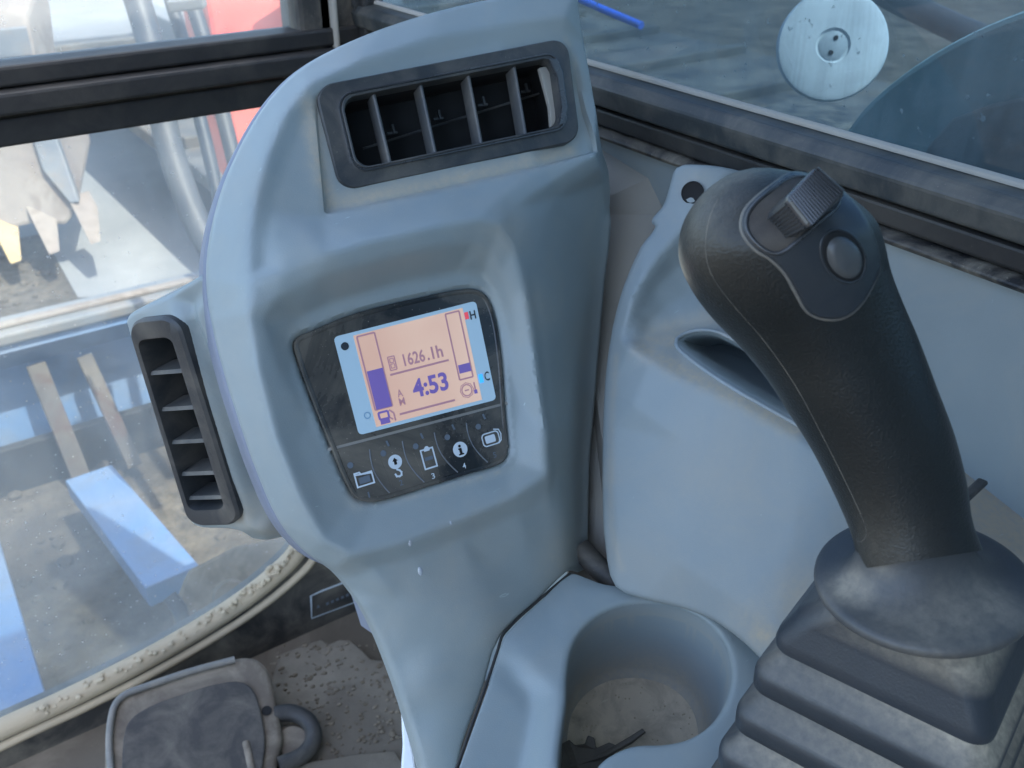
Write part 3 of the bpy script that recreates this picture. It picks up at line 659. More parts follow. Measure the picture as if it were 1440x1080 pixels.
relief('console_core', FC, np.array([FC.loc(u, v)[:2] for u, v in ((640, 60), (780, 50), (810, 250), (800, 500), (770, 760), (690, 860), (610, 960), (560, 800), (440, 700), (350, 450), (355, 250), (450, 120))]), lambda p: HF(p)*0-.045, M['rear'], con, g=.012, r=.004, skirt=.12)
relief('rear_cover', FC, rearo, lambda p: np.minimum(HF(p)-.004, -.012)-.002-.05*sstep(sdist(p, rearo), .006, .018), M['rear'], con, g=.006, r=.004, skirt=.022)

# ------------------------------------------------ top air vent
def rrect(cx, cy, w_, h_, r_, n=6):
    out = []
    for sx, sy, a0 in ((1, 1, 0), (-1, 1, 90), (-1, -1, 180), (1, -1, 270)):
        for k in range(n+1):
            a = R(a0+90*k/n); out.append((cx+sx*(w_/2-r_)+r_*math.cos(a), cy+sy*(h_/2-r_)+r_*math.sin(a)))
    return out
def ring_mesh(name, fr, loops, m, parent, closeb=False, ang=40):
    """loops: list of (poly xy, h) with equal counts"""
    V = []; Fc = []; n = len(loops[0][0])
    for poly, h in loops:
        for i, (x, y) in enumerate(poly): V.append(fr.w(x, y, h[i] if hasattr(h, '__len__') else h))
    for i in range(len(loops)-1):
        for k in range(n): l = (k+1) % n; Fc.append((i*n+k, i*n+l, (i+1)*n+l, (i+1)*n+k))
    if closeb: Fc.append(tuple((len(loops)-1)*n+k for k in range(n)))
    return mesh(name, V, Fc, m, parent, ang=ang)
def quadmap(fr, px, h):                 # bilinear map from unit square to four corner pixels
    c = [np.array(fr.loc(u, v, h)[:2]) for u, v in px]
    return lambda s, t: (c[0]*(1-s)+c[1]*s)*(1-t)+(c[3]*(1-s)+c[2]*s)*t       # c: TL TR BR BL ; t down
FV = FC
Q = quadmap(FC, ((441, 122), (797, 53), (816, 198), (478, 270)), .002)
def loop(Q, x0, x1, y0, y1, rx, ry, n=8):
    pts = []
    for sx, sy, a0 in ((1, 1, 0), (-1, 1, 90), (-1, -1, 180), (1, -1, 270)):
        for k in range(n+1):
            a = R(a0+90*k/n); X = (x1-rx if sx > 0 else x0+rx)+rx*math.cos(a); Y = (y1-ry if sy > 0 else y0+ry)+ry*math.sin(a); pts.append(Q(X, Y))
    return [tuple(p) for p in pts]
o_ = loop(Q, 0, 1, 0, 1, .07, .16); o1 = loop(Q, .006, .994, .012, .988, .066, .15); o2 = loop(Q, .05, .955, .11, .88, .06, .14)
i0 = loop(Q, .066, .945, .130, .860, .055, .15); i1 = loop(Q, .075, .935, .148, .842, .05, .14); i2 = loop(Q, .081, .925, .165, .828, .05, .13); i3 = loop(Q, .090, .915, .180, .815, .04, .12)
ring_mesh('vent_bezel', FC, [(o_, -.008), (o_, .0020), (o1, .0032), (o2, .0032), (i0, .0040), (i1, .0052), (i2, .0048), (i3, -.001), (i3, -.004)], M['vent'], con)
vb = bpy.data.objects['vent_bezel']
ring_mesh('vent_duct', FC, [(i3, -.0040), (i3, -.0290), ([((x+Q(.5, .5)[0])/2, (y+Q(.5, .5)[1])/2) for x, y in i3], -.0295)], M['ventin'], vb, True)
for k, s in enumerate((.205, .385, .575, .765)):
    a, b = Q(s-.012, .235), Q(s+.012, .80); 
    V = []
    xs = .0017; top = Q(s, .17); bot = Q(s+.004, .83); d = (bot-top); d /= np.linalg.norm(d); nrm = np.array([d[1], -d[0]])*-1
    prof = [(-.5, -.012), (-1, -.0008), (-.6, .0008), (0, .0014), (.6, .0008), (1, -.0008), (.5, -.012)]
    for q in (top, bot):
        for (o, h) in prof: V.append(FC.w(*(q+nrm*o*xs), h))
    n = len(prof); Fc = [tuple(range(n)), tuple(range(2*n-1, n-1, -1))]+[(i, (i+1) % n, n+(i+1) % n, n+i) for i in range(n)]
    mesh('vent_fin', V, Fc, M['fin'], vb)
# linkage behind the fins
la = Q(.16, .58); lb = Q(.92, .40)
tube('fin_linkage', [FC.w(*la, -.020), FC.w(*lb, -.020)], .0008, M['vent'], vb, 6)
for s in (.23, .42, .61, .80):
    q = Q(s+.05, .55-.235*s+.03*0); boxat('linkage_hook', FC.w(*q, -.018), .007, .0014, .002, FC.ex, FC.ey, M['vent'], vb); boxat('linkage_hook', FC.w(*(q+np.array((.001, .002))), -.017), .0014, .006, .002, FC.ex, FC.ey, M['vent'], vb)
prism('vent_stop', [FC.w(*Q(s, t), -.001) for s, t in ((.875, .22), (.905, .22), (.925, .34), (.93, .66), (.91, .78), (.89, .80), (.895, .6))], FC.ez*-.004, M['beige'], vb, .0006)
prism('vent_slider', [FC.w(*Q(s, t), .0022) for s, t in ((.90, .17), (.935, .19), (.955, .32), (.955, .68), (.93, .82), (.90, .83), (.925, .66), (.925, .36))], FC.ez*.0032, M['chrome'], vb, .0008)
tube('bezel_lip', [FC.w(x, y, .0046) for x, y in i0], .0007, M['chrome'], vb, 6, True)

# ------------------------------------------------ display
def lcl(pts, h=0): return np.array([FC.loc(u, v, h)[:2] for u, v in pts])
bzo = offset(resample(bz, .0025), .0010); hb_ = monitor_h
bo = bzo
ring_mesh('display_housing', FC, [([tuple(p) for p in bo], -.006), ([tuple(p) for p in bo], .0004), ([tuple(p) for p in offset(bo, .0008)], .0012), ([tuple(p) for p in offset(bo, .0022)], .0012), ([tuple(p) for p in offset(bo, .0030)], .0006)], M['bezel'], con, False)
disp = bpy.data.objects['display_housing']
# upper glass and lower keypad, divided by a dusty groove
inn = offset(bo, .0030); a = np.array(FC.loc(450, 626)[:2]); b = np.array(FC.loc(722, 556)[:2])
a = np.array(FC.loc(462, 632)[:2]); b = np.array(FC.loc(716, 566)[:2]); dn2 = (b-a)/np.linalg.norm(b-a); nn = np.array([-dn2[1], dn2[0]])
def clip(poly, a, n, off):
    out = []; N = len(poly)
    for i in range(N):
        p, q = poly[i], poly[(i+1) % N]; dp, dq = (p-a)@n-off, (q-a)@n-off
        if dp >= 0: out.append(tuple(p))
        if dp*dq < 0: out.append(tuple(p+(q-p)*(dp/(dp-dq))))
    return out
up = clip(inn, a, nn, .0008); lw = clip(inn, a, -nn, .0008)
patch_local('display_window', FC, up, -.003, .0007, M['bezel'], disp)
patch_local('keypad', FC, lw, -.003, .0010, M['bezel'], disp)
gp = [a-nn*.001+dn2*-.001, b-nn*.001+dn2*.001, b+nn*.001, a+nn*.001]
patch_local('display_groove', FC, [tuple(p) for p in gp], -.003, .0002, M['beige'], disp)
# lcd
SQ = quadmap(FC, ((469, 474), (669, 423), (698, 562), (505, 612)), .0010)     # unit square, t down
def spoly(pts): return [tuple(SQ(s, t)) for s, t in pts]
def srect(name, s0, s1, t0, t1, h, m, sk=0): return patch_local(name, FC, spoly([(s0, t0), (s1, t0), (s1, t1), (s0, t1)]), h-.0002, h, m, disp)
lp_ = loop(SQ, 0, 1, 0, 1, .03, .04, 4)
patch_local('lcd_border', FC, lp_, .0005, .0010, M['lcdblue'], disp)
srect('lcd_screen', .125, .895, .035, .965, .0012, M['lcd'])
def sline(name, p, q, wd, m, h=.0014, asp=1.45):
    p, q = np.array(p, float), np.array(q, float); A, B = SQ(*p), SQ(*q); d = (B-A)/np.linalg.norm(B-A); n = np.array([-d[1], d[0]])*wd*.07/2
    return patch_local(name, FC, [tuple(A-n), tuple(B-n), tuple(B+n), tuple(A+n)], h-.0002, h, m, disp)
def sframe(name, s0, s1, t0, t1, wd, m):
    for p, q in (((s0, t0), (s1, t0)), ((s1, t0), (s1, t1)), ((s1, t1), (s0, t1)), ((s0, t1), (s0, t0))): sline(name, p, q, wd, m)
# fuel gauge (left)
sframe('fuel_gauge_frame', .145, .265, .055, .80, .014, M['inkthin'])
srect('fuel_gauge_bar', .153, .262, .41, .80, .0015, M['ink'])
# temperature gauge (right)
sframe('temperature_gauge_frame', .765, .865, .055, .72, .014, M['inkthin'])
srect('temperature_gauge_bar', .775, .862, .575, .66, .0015, M['ink'])
sline('screen_line', (.30, .50), (.72, .50), .018, M['inkthin'])
sline('screen_line', (.30, .90), (.70, .90), .018, M['inkthin'])
def text(name, s, st, wd, ht, m, h=.0015, bold=0, parent=None, Qm=None, shear=0, font_tall=1):
    cu = bpy.data.curves.new(name, 'FONT'); cu.body = s; cu.size = 1; cu.offset = bold; cu.resolution_u = 3
    to = bpy.data.objects.new('tmp', cu); COL.objects.link(to); bpy.context.view_layer.update()
    me0 = bpy.data.meshes.new_from_object(to.evaluated_get(bpy.context.evaluated_depsgraph_get())); bpy.data.objects.remove(to)
    co = np.array([v.co[:2] for v in me0.vertices]); lo, hi = co.min(0), co.max(0); Qm = Qm or SQ
    V = []
    for x, y in co:
        s_ = st[0]+(x-lo[0])/(hi[0]-lo[0])*wd; t_ = st[1]+ht-(y-lo[1])/(hi[1]-lo[1])*ht; V.append(FC.w(*Qm(s_, t_), h))
    Fc = [tuple(p.vertices) for p in me0.polygons]; me = bpy.data.meshes.new(name); me.from_pydata([tuple(v) for v in V], [], Fc)
    return link(name, me, m, parent or disp)
text('hour_reading', '1626', (.41, .33), .150, .125, M['inkthin'], bold=.022); text('hour_reading', '.1', (.575, .33), .050, .125, M['inkthin'], bold=.022)
text('hour_unit', 'h', (.645, .33), .045, .125, M['inkthin'], bold=.022)
text('clock_reading', '4:53', (.425, .60), .255, .185, M['ink'], bold=.03)
# hourglass mark
sframe('hourglass_icon', .31, .355, .325, .46, .010, M['inkthin']); sframe('hourglass_icon', .32, .345, .345, .385, .008, M['inkthin']); sframe('hourglass_icon', .32, .345, .40, .44, .008, M['inkthin'])
# AM mark
text('clock_mode_mark', 'A', (.315, .66), .038, .075, M['inkthin'], bold=.015); text('clock_mode_mark', 'M', (.315, .745), .040, .075, M['inkthin'], bold=.015)
# fuel pump
srect('fuel_pump_icon', .160, .225, .90, .955, .0015, M['ink']); sframe('fuel_pump_icon', .160, .225, .835, .905, .018, M['ink'])
sline('fuel_pump_icon', (.235, .83), (.262, .87), .014, M['inkthin']); sline('fuel_pump_icon', (.262, .87), (.262, .95), .014, M['inkthin']); sline('fuel_pump_icon', (.225, .90), (.248, .93), .012, M['inkthin'])
def sring(name, c, r_, wd, m, h=.0014, Qm=None, asp=.66, parent=None, n=24, a0=0, a1=360):
    Qm = Qm or SQ; V = []; Fc = []; full = a1-a0 >= 360; N = n if full else n+1
    for k in range(N):
        a = R(a0+(a1-a0)*k/n)
        for rr in (r_-wd/2, r_+wd/2): V.append(FC.w(*Qm(c[0]+rr*asp*math.cos(a), c[1]+rr*math.sin(a)), h))
    for k in range(N if full else N-1): l = (k+1) % N; Fc.append((2*k, 2*l, 2*l+1, 2*k+1))
    return mesh(name, V, Fc, m, parent or disp, smooth=False)
sring('engine_icon', (.80, .835), .055, .012, M['inkthin']); sring('engine_icon', (.80, .835), .075, .008, M['inkthin'], n=8); sline('engine_icon', (.785, .835), (.815, .835), .012, M['inkthin'])
sline('thermometer_icon', (.862, .775), (.862, .85), .014, M['inkthin']); sline('thermometer_icon', (.862, .85), (.862, .89), .030, M['ink'])
def sdisc(name, c, r_, m, h=.0014, Qm=None, asp=.66, parent=None, n=20):
    Qm = Qm or SQ; V = [FC.w(*Qm(c[0]+r_*asp*math.cos(2*math.pi*k/n), c[1]+r_*math.sin(2*math.pi*k/n)), h) for k in range(n)]
    return mesh(name, V, [tuple(range(n))], m, parent or disp, smooth=False)
sdisc('full_mark', (.055, .115), .040, M['inkblack']); sring('empty_mark', (.085, .83), .030, .008, flat('lcd_mark_dim', (.16, .33, .50, 1), .4))
srect('hot_mark', .898, .925, .085, .155, .0015, M['inkred']); text('hot_letter', 'H', (.935, .085), .042, .085, M['inkblack'], bold=.02)
srect('cold_mark', .905, .935, .715, .80, .0015, M['inkblue']); text('cold_letter', 'C', (.947, .705), .036, .09, M['inkblack'], bold=.01)

# keys: unit square of the keypad row, icons in pixel-derived places
def K(u, v): return np.array(FC.loc(u, v, .0014)[:2])
kx = (K(690, 617)-K(512, 672)); kx /= np.linalg.norm(kx); ky = np.array([kx[1], -kx[0]])        # ky points down the pad
pxm = .60/FPX
def key(i, u, v):
    c = K(u, v); Qk = lambda s, t: c+kx*(s*pxm)+ky*(t*pxm)            # units ~ photo pixels
    kb = patch_local('key', FC, [tuple(Qk(s, t)) for s, t in ((-19, -22), (17, -22), (24, -6), (24, 20), (10, 26), (-14, 24))], .0008, .00125, M['bezel'], disp)
    return Qk
def kpoly(name, Qk, pts, m, h=.0017): return mesh(name, [FC.w(*Qk(s, t), h) for s, t in pts], [tuple(range(len(pts)))], m, disp, smooth=False)
def kline(name, Qk, pts, wd, m, closed=False, h=.0017):
    V, Fc = [], []; N = len(pts)
    for i in range(N if closed else N-1):
        p, q = np.array(pts[i], float), np.array(pts[(i+1) % N], float); d = (q-p)/np.linalg.norm(q-p); n = np.array([-d[1], d[0]])*wd/2; p, q = p-d*wd/2, q+d*wd/2
        b = len(V); V += [FC.w(*Qk(*x), h+i*2e-6) for x in (p-n, q-n, q+n, p+n)]; Fc.append((b, b+1, b+2, b+3))
    me = bpy.data.meshes.new(name); me.from_pydata([tuple(v) for v in V], [], Fc); return link(name, me, m, disp)
W_, D_ = M['print'], M['printdim']
k1 = key(0, 512, 672); k2 = key(1, 558, 655); k3 = key(2, 603, 645); k4 = key(3, 647, 632); k5 = key(4, 690, 617)
kline('folder_icon', k1, [(-12, -9), (-5, -9), (-3, -6), (12, -6), (12, 10), (-12, 10)], 2.2, W_, True); kpoly('folder_icon', k1, [(-8, -2), (8, -2), (8, 7), (-8, 7)], D_); kline('folder_icon', k1, [(-12, -7), (12, -4)], 2, W_)
def kdisc(name, Qk, c, r_, m, h=.0017): kpoly(name, Qk, [(c[0]+r_*math.cos(a), c[1]+r_*math.sin(a)) for a in np.linspace(0, 2*math.pi, 24, endpoint=False)], m, h)
kdisc('hook_icon', k2, (-1, -6), 10, W_); kpoly('hook_icon', k2, [(-1, -12), (3, -7), (1, -7), (1, -2), (-3, -2), (-3, -7), (-5, -7)], M['ventin'], .0019)
kline('hook_icon', k2, [(-1, 5), (2, 7), (4, 10), (3, 14), (0, 15), (-4, 14), (-5, 11)], 2.6, W_)
kline('clipboard_icon', k3, [(-9, -14), (9, -14), (9, 13), (-9, 13)], 2.2, W_, True); kpoly('clipboard_icon', k3, [(-5, -14), (-1, -18), (2, -18), (5, -14), (4, -11), (-4, -11)], W_, .0019); kpoly('clipboard_icon', k3, [(-6, -3), (6, -3), (6, 2), (-6, 2)], D_)
kdisc('info_icon', k4, (0, 0), 11, W_); kdisc('info_icon', k4, (0, -5), 2, M['ventin'], .0019); kpoly('info_icon', k4, [(-3, -2), (2, -2), (2, 6), (4, 6), (4, 8), (-4, 8), (-4, 6), (-2, 6), (-2, 0), (-3, 0)], M['ventin'], .0019)
def krr(c, w2, h2, r_, n=4): return [(c[0]+sx*(w2-r_)+r_*math.cos(R(a0+90*k/n)), c[1]+sy*(h2-r_)+r_*math.sin(R(a0+90*k/n))) for sx, sy, a0 in ((1, 1, 0), (-1, 1, 90), (-1, -1, 180), (1, -1, 270)) for k in range(n+1)]
kline('screen_swap_icon', k5, krr((0, 0), 13, 9, 5), 1.8, W_, True); kpoly('screen_swap_icon', k5, krr((-1, 0), 8, 5.5, 2), W_, .0019); kline('screen_swap_icon', k5, [(8, -12), (15, -10), (17, -3), (15, 6), (11, 9)], 1.6, W_)
for i, (c, Qk) in enumerate(zip('12345', (k1, k2, k3, k4, k5))):
    text('key_number', c, (-3 if i else -1, 20 if i != 2 else 21), 5 if i else 2.2, 8, W_ if i in (2, 3) else D_, .0017, .01, None, Qk)
    kdisc('key_lamp', Qk, (-14, -22), 4.2, D_)
    if i: kline('key_top_mark', Qk, [(-5 if i == 1 else -2, -36), (-4 if i == 1 else -1, -31)], 3, D_)
for (p, q) in (((520, 632), (548, 693)), ((566, 620), (597, 678)), ((611, 608), (644, 664)), ((656, 595), (686, 650))):
    c = K(*p); e = K(*q); mids = [(0, 0), ]
    pts = [(p[0]+(q[0]-p[0])*t-7*math.sin(math.pi*t), p[1]+(q[1]-p[1])*t+2*math.sin(math.pi*t)) for t in np.linspace(0, 1, 9)]
    tube('key_divider', [FC.w(*K(u, v), .0011) for u, v in pts], .00042, plastic('divider_grey', (.16, .18, .20, 1), .4, .1) if 'divider_grey' not in bpy.data.materials else bpy.data.materials['divider_grey'], disp, 6)
bvh_cover = None

# ------------------------------------------------ side vent pod (behind the left edge of the console)
ph = [(176, 452), (182, 442), (235, 418), (296, 397), (330, 500), (372, 640), (404, 742), (380, 757), (350, 758), (330, 748), (285, 745), (268, 738)]
# face plane: turned toward the door side (left) and up
n_face = (Vector((-.80, -.42, .42))).normalized()
FP = Frame(P(300, 590, .618), n_face.cross(Vector((0, 0, 1))).normalized()*-1, Vector((0, 0, 1)))
fez = FP.ez
if fez.dot(ray(300, 590)) > 0: FP = Frame(P(300, 590, .618), -FP.ex, FP.ey)
side = thing
body = [FP.loc(u, v, 0)[:2] for u, v in [(200, 455), (215, 436), (250, 420), (300, 404), (345, 520), (385, 640), (415, 742), (395, 757), (362, 762), (338, 745), (300, 640), (262, 530), (232, 470)]]
sb = [(176, 455, 2), (183, 441, 1), (235, 417, -2), (300, 396, -8), (345, 500, -26), (385, 640, -28), (425, 745, -30), (404, 752, -24), (375, 760, -14), (352, 758, -8), (336, 748, -2), (285, 744, 2), (268, 735, 2), (222, 595, 2)]
cs = L3(FP, sb)
ss = [[(254, 452, 3), (275, 512, 3), (300, 580, 3), (330, 670, 3), (350, 740, 2)], [(268, 440, 0), (300, 520, 0), (330, 610, 0), (358, 700, 0), (372, 748, -2)], [(280, 430, -9), (318, 530, -10), (345, 620, -10), (378, 720, -10)]]
HP = HField(cs, [L3(FP, s) for s in ss], .0022)
vin = L3(FP, [(186, 462, 2), (242, 456, 2), (326, 726, 2), (270, 730, 2)])[:, :2]
pod, _, _ = relief('side_vent_housing', FP, catmull(cs[:, :2], 3, True), HP, M['grey'], con, g=.0028, holes=[vin], r=.003, skirt=.05, dust=dl(FP, [(340, 720, .02, .5), (300, 600, .01, .2), (375, 750, .015, .6)]))
Q2 = quadmap(FP, ((177, 452), (248, 444), (341, 738), (266, 741)), .006)
f0 = loop(Q2, 0, 1, 0, 1, .30, .075); f1 = loop(Q2, .03, .96, .01, .99, .28, .07); f2 = loop(Q2, .07, .84, .07, .935, .2, .05); f3 = loop(Q2, .10, .78, .085, .915, .16, .035); f4 = loop(Q2, .12, .76, .09, .91, .14, .03)
ring_mesh('side_vent_frame', FP, [(f0, -.002), (f0, .0050), (f1, .0068), (f2, .0068), (f3, .0062), (f4, .002), (f4, -.028)], M['vent'], con)
vf = bpy.data.objects['side_vent_frame']; finm = plastic('side_fin_plastic', (.055, .058, .058, 1), .5, .35)
ring_mesh('side_vent_duct', FP, [(f4, -.0275), ([((x+Q2(.45, .5)[0])/2, (y+Q2(.45, .5)[1])/2) for x, y in f4], -.028)], M['ventin'], vf, True)
for t in (.245, .415, .575, .735, .86):
    V = []
    for s, k in ((.115, 0), (.765, 1)):
        q = Q2(s, t); 
        for dy, h in ((.0016, .003+.001*k), (-.0008, .0042+.001*k), (-.0010, -.016), (.0010, -.016)): V.append(FP.w(q[0], q[1]+dy, h))
    mesh('side_vent_fin', V, [(0, 1, 2, 3), (7, 6, 5, 4), (0, 4, 5, 1), (1, 5, 6, 2), (2, 6, 7, 3), (3, 7, 4, 0)], finm, vf, smooth=False)

# water drops
def on_surface(u, v, o):
    bm = bmesh.new(); bm.from_mesh(o.data); t = BVHTree.FromBMesh(bm); bm.free(); r = ray(u, v).normalized()
    p, n, i, d = t.ray_cast(CAM, r); return (p, n if n.dot(r) < 0 else -n) if p else (None, None)
for u, v, s, lab in ((577, 764, .0013, 'small water drop on the console just under the display pod, higher of the two'), (591, 803, .0016, 'teardrop shaped water drop lower on the console neck'), (634, 735, .0009, 'tiny water drop at the lower edge of the display pod')):
    p, n = on_surface(u, v, cover)
    d_ = FC.ey; o = lathe('water_drop', p-n*.0004, n, [(s, 0), (s*.95, s*.25), (s*.7, s*.48), (s*.35, s*.6), (0, s*.63)], M['drop'], None, 16, ex=FC.ey, sx=1.9, ang=80); tag(o, lab, 'water drop', 'water drops on the console')

# ================================================================== SIDE TRAY PANEL (right, under the window)
tn = Vector((-.78, -.40, .48)).normalized(); tex = Vector((0, 0, 1)).cross(tn).normalized()
FT = Frame(P(1050, 560, .60), tex, tn.cross(tex))
tray = thing('side_panel', 'blue grey moulded side panel with dusty ledge and pocket behind the joystick', 'panel', FT.w(0, -.1, -.05))
t_out = [(950, 234, -33), (985, 230, -34), (1030, 236, -38), (1080, 252, -48), (1150, 285, -60), (1300, 345, -62), (1440, 397, -62), (1600, 455, -62), (1600, 1100, -30), (1150, 1110, 10), (1110, 975, 6), (1072, 932, 4), (1040, 901, 2), (1000, 873, 0), (955, 856, -2), (905, 844, -4), (864, 826, -8), (850, 770, -14), (846, 700, -16), (846, 620, -16), (850, 530, -18), (860, 460, -20), (876, 400, -22), (900, 345, -26), (920, 318, -30), (914, 312, -31), (918, 303, -32), (931, 288, -33), (940, 262, -34)]
tctrl = L3(FT, t_out)
TS = [
 [(868, 760, -6), (862, 690, -8), (862, 600, -9), (866, 530, -10), (874, 478, -11), (888, 430, -14), (908, 390, -18), (935, 352, -23), (962, 322, -28)],
 [(885, 487, -3), (915, 508, 1), (957, 533, 4), (1000, 551, 6), (1046, 572, 7), (1128, 618, 7), (1200, 658, 6), (1290, 706, 4), (1400, 765, 2), (1560, 850, 0)],
 [(892, 478, -13), (900, 442, -23), (917, 408, -31), (943, 380, -38), (978, 356, -45), (1020, 340, -52)],
 [(905, 477, -20), (930, 468, -29), (960, 458, -36), (1000, 448, -42), (1060, 470, -42), (1140, 515, -46), (1240, 580, -52), (1330, 630, -57), (1440, 690, -59), (1570, 760, -59)],
 [(912, 455, -30), (935, 433, -38), (968, 412, -45), (1010, 408, -53), (1060, 440, -57), (1140, 490, -60), (1240, 558, -63), (1340, 612, -64), (1440, 672, -64), (1570, 740, -64)],
 [(890, 570, 0), (960, 620, 6), (1040, 670, 8), (1120, 720, 8), (1250, 800, 4)],
 [(880, 740, -4), (950, 790, 4), (1030, 840, 6), (1090, 890, 8)],
]
HT = HField(tctrl, [L3(FT, s) for s in TS], .0016, cell=.001)
pk = catmull(L3(FT, [(958, 478, -20), (985, 470, -26), (1010, 470, -28), (1060, 495, -32), (1120, 532, -34), (1200, 578, -36), (1210, 640, -8), (1180, 634, -4), (1100, 592, -4), (1040, 555, -5), (985, 515, -10), (963, 495, -14)])[:, :2], 4, True)
pk_px = [(952, 477), (966, 468), (988, 464), (1012, 468), (1060, 494), (1120, 530), (1200, 576), (1210, 640), (1180, 630), (1104, 588), (1040, 552), (996, 524), (964, 500), (952, 488)]
pk_l = []
for u, v in pk_px:
    h = -.02
    for _ in range(12): x, y, _z = FT.loc(u, v, h); h = .5*h+.5*float(HT([(x, y)])[0])
    pk_l.append((x, y))
pk = catmull(pk_l, 4, True)[:, :2]
_, tv, th = relief('panel_shell', FT, catmull(tctrl[:, :2], 3, True), HT, M['grey2'], tray, g=.0025, lines=[L3(FT, TS[0][4:])[:, :2], L3(FT, TS[1])[:, :2], L3(FT, TS[2])[:, :2], L3(FT, TS[3])[:, :2]], holes=[pk], rings=[], r=.004, skirt=.05,
    dust=dln(FT, [(895, 487), (930, 505), (965, 524), (1010, 545), (1060, 570), (1120, 603)], .0055, .95)+dln(FT, [(900, 480), (930, 475), (955, 472)], .009, .8)+dln(FT, [(900, 462), (935, 450), (975, 440), (1010, 445)], .006, .6)+dln(FT, [(858, 500), (852, 620), (852, 740), (870, 800)], .003, .35)+dl(FT, [ (1380, 690, .035, 1.0), (1440, 740, .05, 1.0), (1330, 650, .016, .8), (1300, 740, .03, .9),
                  (1000, 700, .05, .12), (1075, 890, .010, .9), (1060, 870, .015, .5), (960, 245, .01, .4), (1140, 850, .02, .7)]))
# pocket walls
pkr = resample(pk, .004)[:, :2]; ph_ = HT(pkr); loops = [([tuple(p) for p in pkr], ph_)]
for d, dz in ((.0015, -.0012), (.003, -.004), (.004, -.02), (.006, -.055)): loops.append(([tuple(p) for p in offset(pkr, d)], ph_+dz))
ring_mesh('pocket_liner', FT, loops, M['grey2'], tray, True)
lipm = plastic('pocket_lip_plastic', (.26, .30, .315, 1), .45, .5)
tube('pocket_lip', [FT.w(x, y, z+.0002) for (x, y), z in zip(pkr, ph_)],   .0014, lipm, tray, 8, True)
# mounting hole on the bracket
hp = FT.loc(974, 271, -.0315); lathe('bracket_hole', FT.w(hp[0], hp[1], -.0315), tn, [(.0070, -.006), (.0076, .0008), (.0070, .0010), (.0064, .0006), (.0060, .0004), (0, .0004)], M['ventin'], tray, 28)
q = FT.loc(1368, 690, -.05); strip('slot_rib', P(1355, 702, .52), P(1383, 676, .535), .003, .006, M['vent'], tray)

# pillar trim strip in the gap between console and panel
tag(prism('trim_strip', [P(u, v, d) for u, v, d in ((832, 175, .80), (950, 232, .74), (935, 300, .74), (890, 420, .70), (866, 560, .68), (862, 700, .68), (866, 830, .68), (800, 830, .70), (800, 300, .76))], Vector((.02, .03, 0)), M['beige'], None, .002), 'dusty beige trim strip in the narrow gap between console and side panel', 'trim')
tag(tube('cable_conduit', [P(815, 770, .675), P(835, 792, .67), P(860, 815, .665), P(900, 840, .66)], .008, M['dark'], None, 12), 'short dark conduit at the foot of the gap beside the cup holder', 'conduit')

# ================================================================== CUP HOLDER PANEL
un = Vector((-.10, -.22, 1)).normalized(); uex = Vector((math.cos(R(12)), -math.sin(R(12)), 0)); uex = (uex-un*uex.dot(un)).normalized()
base = FC.w(*FC.loc(735, 872, -.005))
FU = Frame(base, uex, un.cross(uex))
cup = thing('cup_holder_panel', 'blue grey panel with a round dusty cup holder at the foot of the console', 'cup holder', FU.w(.08, -.05, -.08))
u_out = [(803, 807, 0), (764, 841, 0), (711, 892, 0), (703, 915, -1), (690, 955, -3), (663, 1030, -8), (643, 1086, -10), (622, 1140, -12), (1130, 1140, -6), (1105, 1010, -2), (1082, 925, 0), (1042, 888, 0), (1000, 858, 0), (955, 840, 0), (900, 828, 0), (850, 822, 0), (822, 812, 0)]
uc_ = L3(FU, u_out)
US = [[(722, 900, 1), (740, 925, 1), (762, 950, 1), (778, 972, 1), (779, 1000, 1), (774, 1040, 0), (766, 1120, 0)], [(700, 925, -3), (722, 950, -5), (745, 978, -8), (748, 1010, -9), (738, 1060, -12), (728, 1120, -14)],
      [(812, 820, 2), (900, 836, 2), (960, 850, 2), (1010, 876, 2), (1050, 925, 2), (1060, 980, 1), (1050, 1040, 0)], [(800, 850, 2), (790, 900, 2), (785, 950, 2)]]
HU = HField(uc_, [L3(FU, s) for s in US], .0025)
tube('seam_shade_tube', [FU.w(*FU.loc(u, v, float(HU([FU.loc(u, v)[:2]])[0])-.0008)) for u, v in catmull([(802, 806), (762, 840), (709, 890), (700, 914), (687, 954), (660, 1030), (640, 1086), (620, 1138)], 4)], .0010, M['rub'], cup, 8)  # dark tube added for the shade in the seam beside the console
hole = catmull(L3(FU, [(797, 950, 1), (806, 906, 1), (830, 874, 1), (865, 854, 1), (907, 847, 1), (950, 852, 1), (990, 870, 1), (1018, 900, 1), (1030, 940, 1), (1024, 980, 1), (1003, 1014, 1), (970, 1036, 1), (935, 1044, 1), (893, 1046, 1), (862, 1058, 1), (842, 1075, 1), (826, 1120, 1), (795, 1130, 1), (786, 1080, 1), (790, 1030, 1), (796, 985, 1)])[:, :2], 4, True)
hr = resample(hole, .0025)[:, :2]
def hcup(p):
    h = HU(p); d = -sdist(p, hr); r = .003; q = np.clip(r-np.maximum(d, 0), 0, r); return h-(r-np.sqrt(np.maximum(r*r-q*q, 0)))
relief('panel_top', FU, catmull(uc_[:, :2], 3, True), hcup, M['grey'], cup, g=.0026, holes=[hole], rings=[offset(hr, -.0004), offset(hr, -.0012), offset(hr, -.003)], r=.0010, skirt=.10,
    dust=dl(FU, [(900, 838, .01, .15), (1010, 860, .01, .3), (1060, 1000, .02, .2)]))
hh2 = HU(hr)-.0030; cx, cy = hr.mean(0); cc = np.array(FU.loc(912, 948)[:2])
loops = [([tuple(p) for p in hr], hh2), ([tuple(p) for p in offset(hr, .0006)], hh2-.002)]
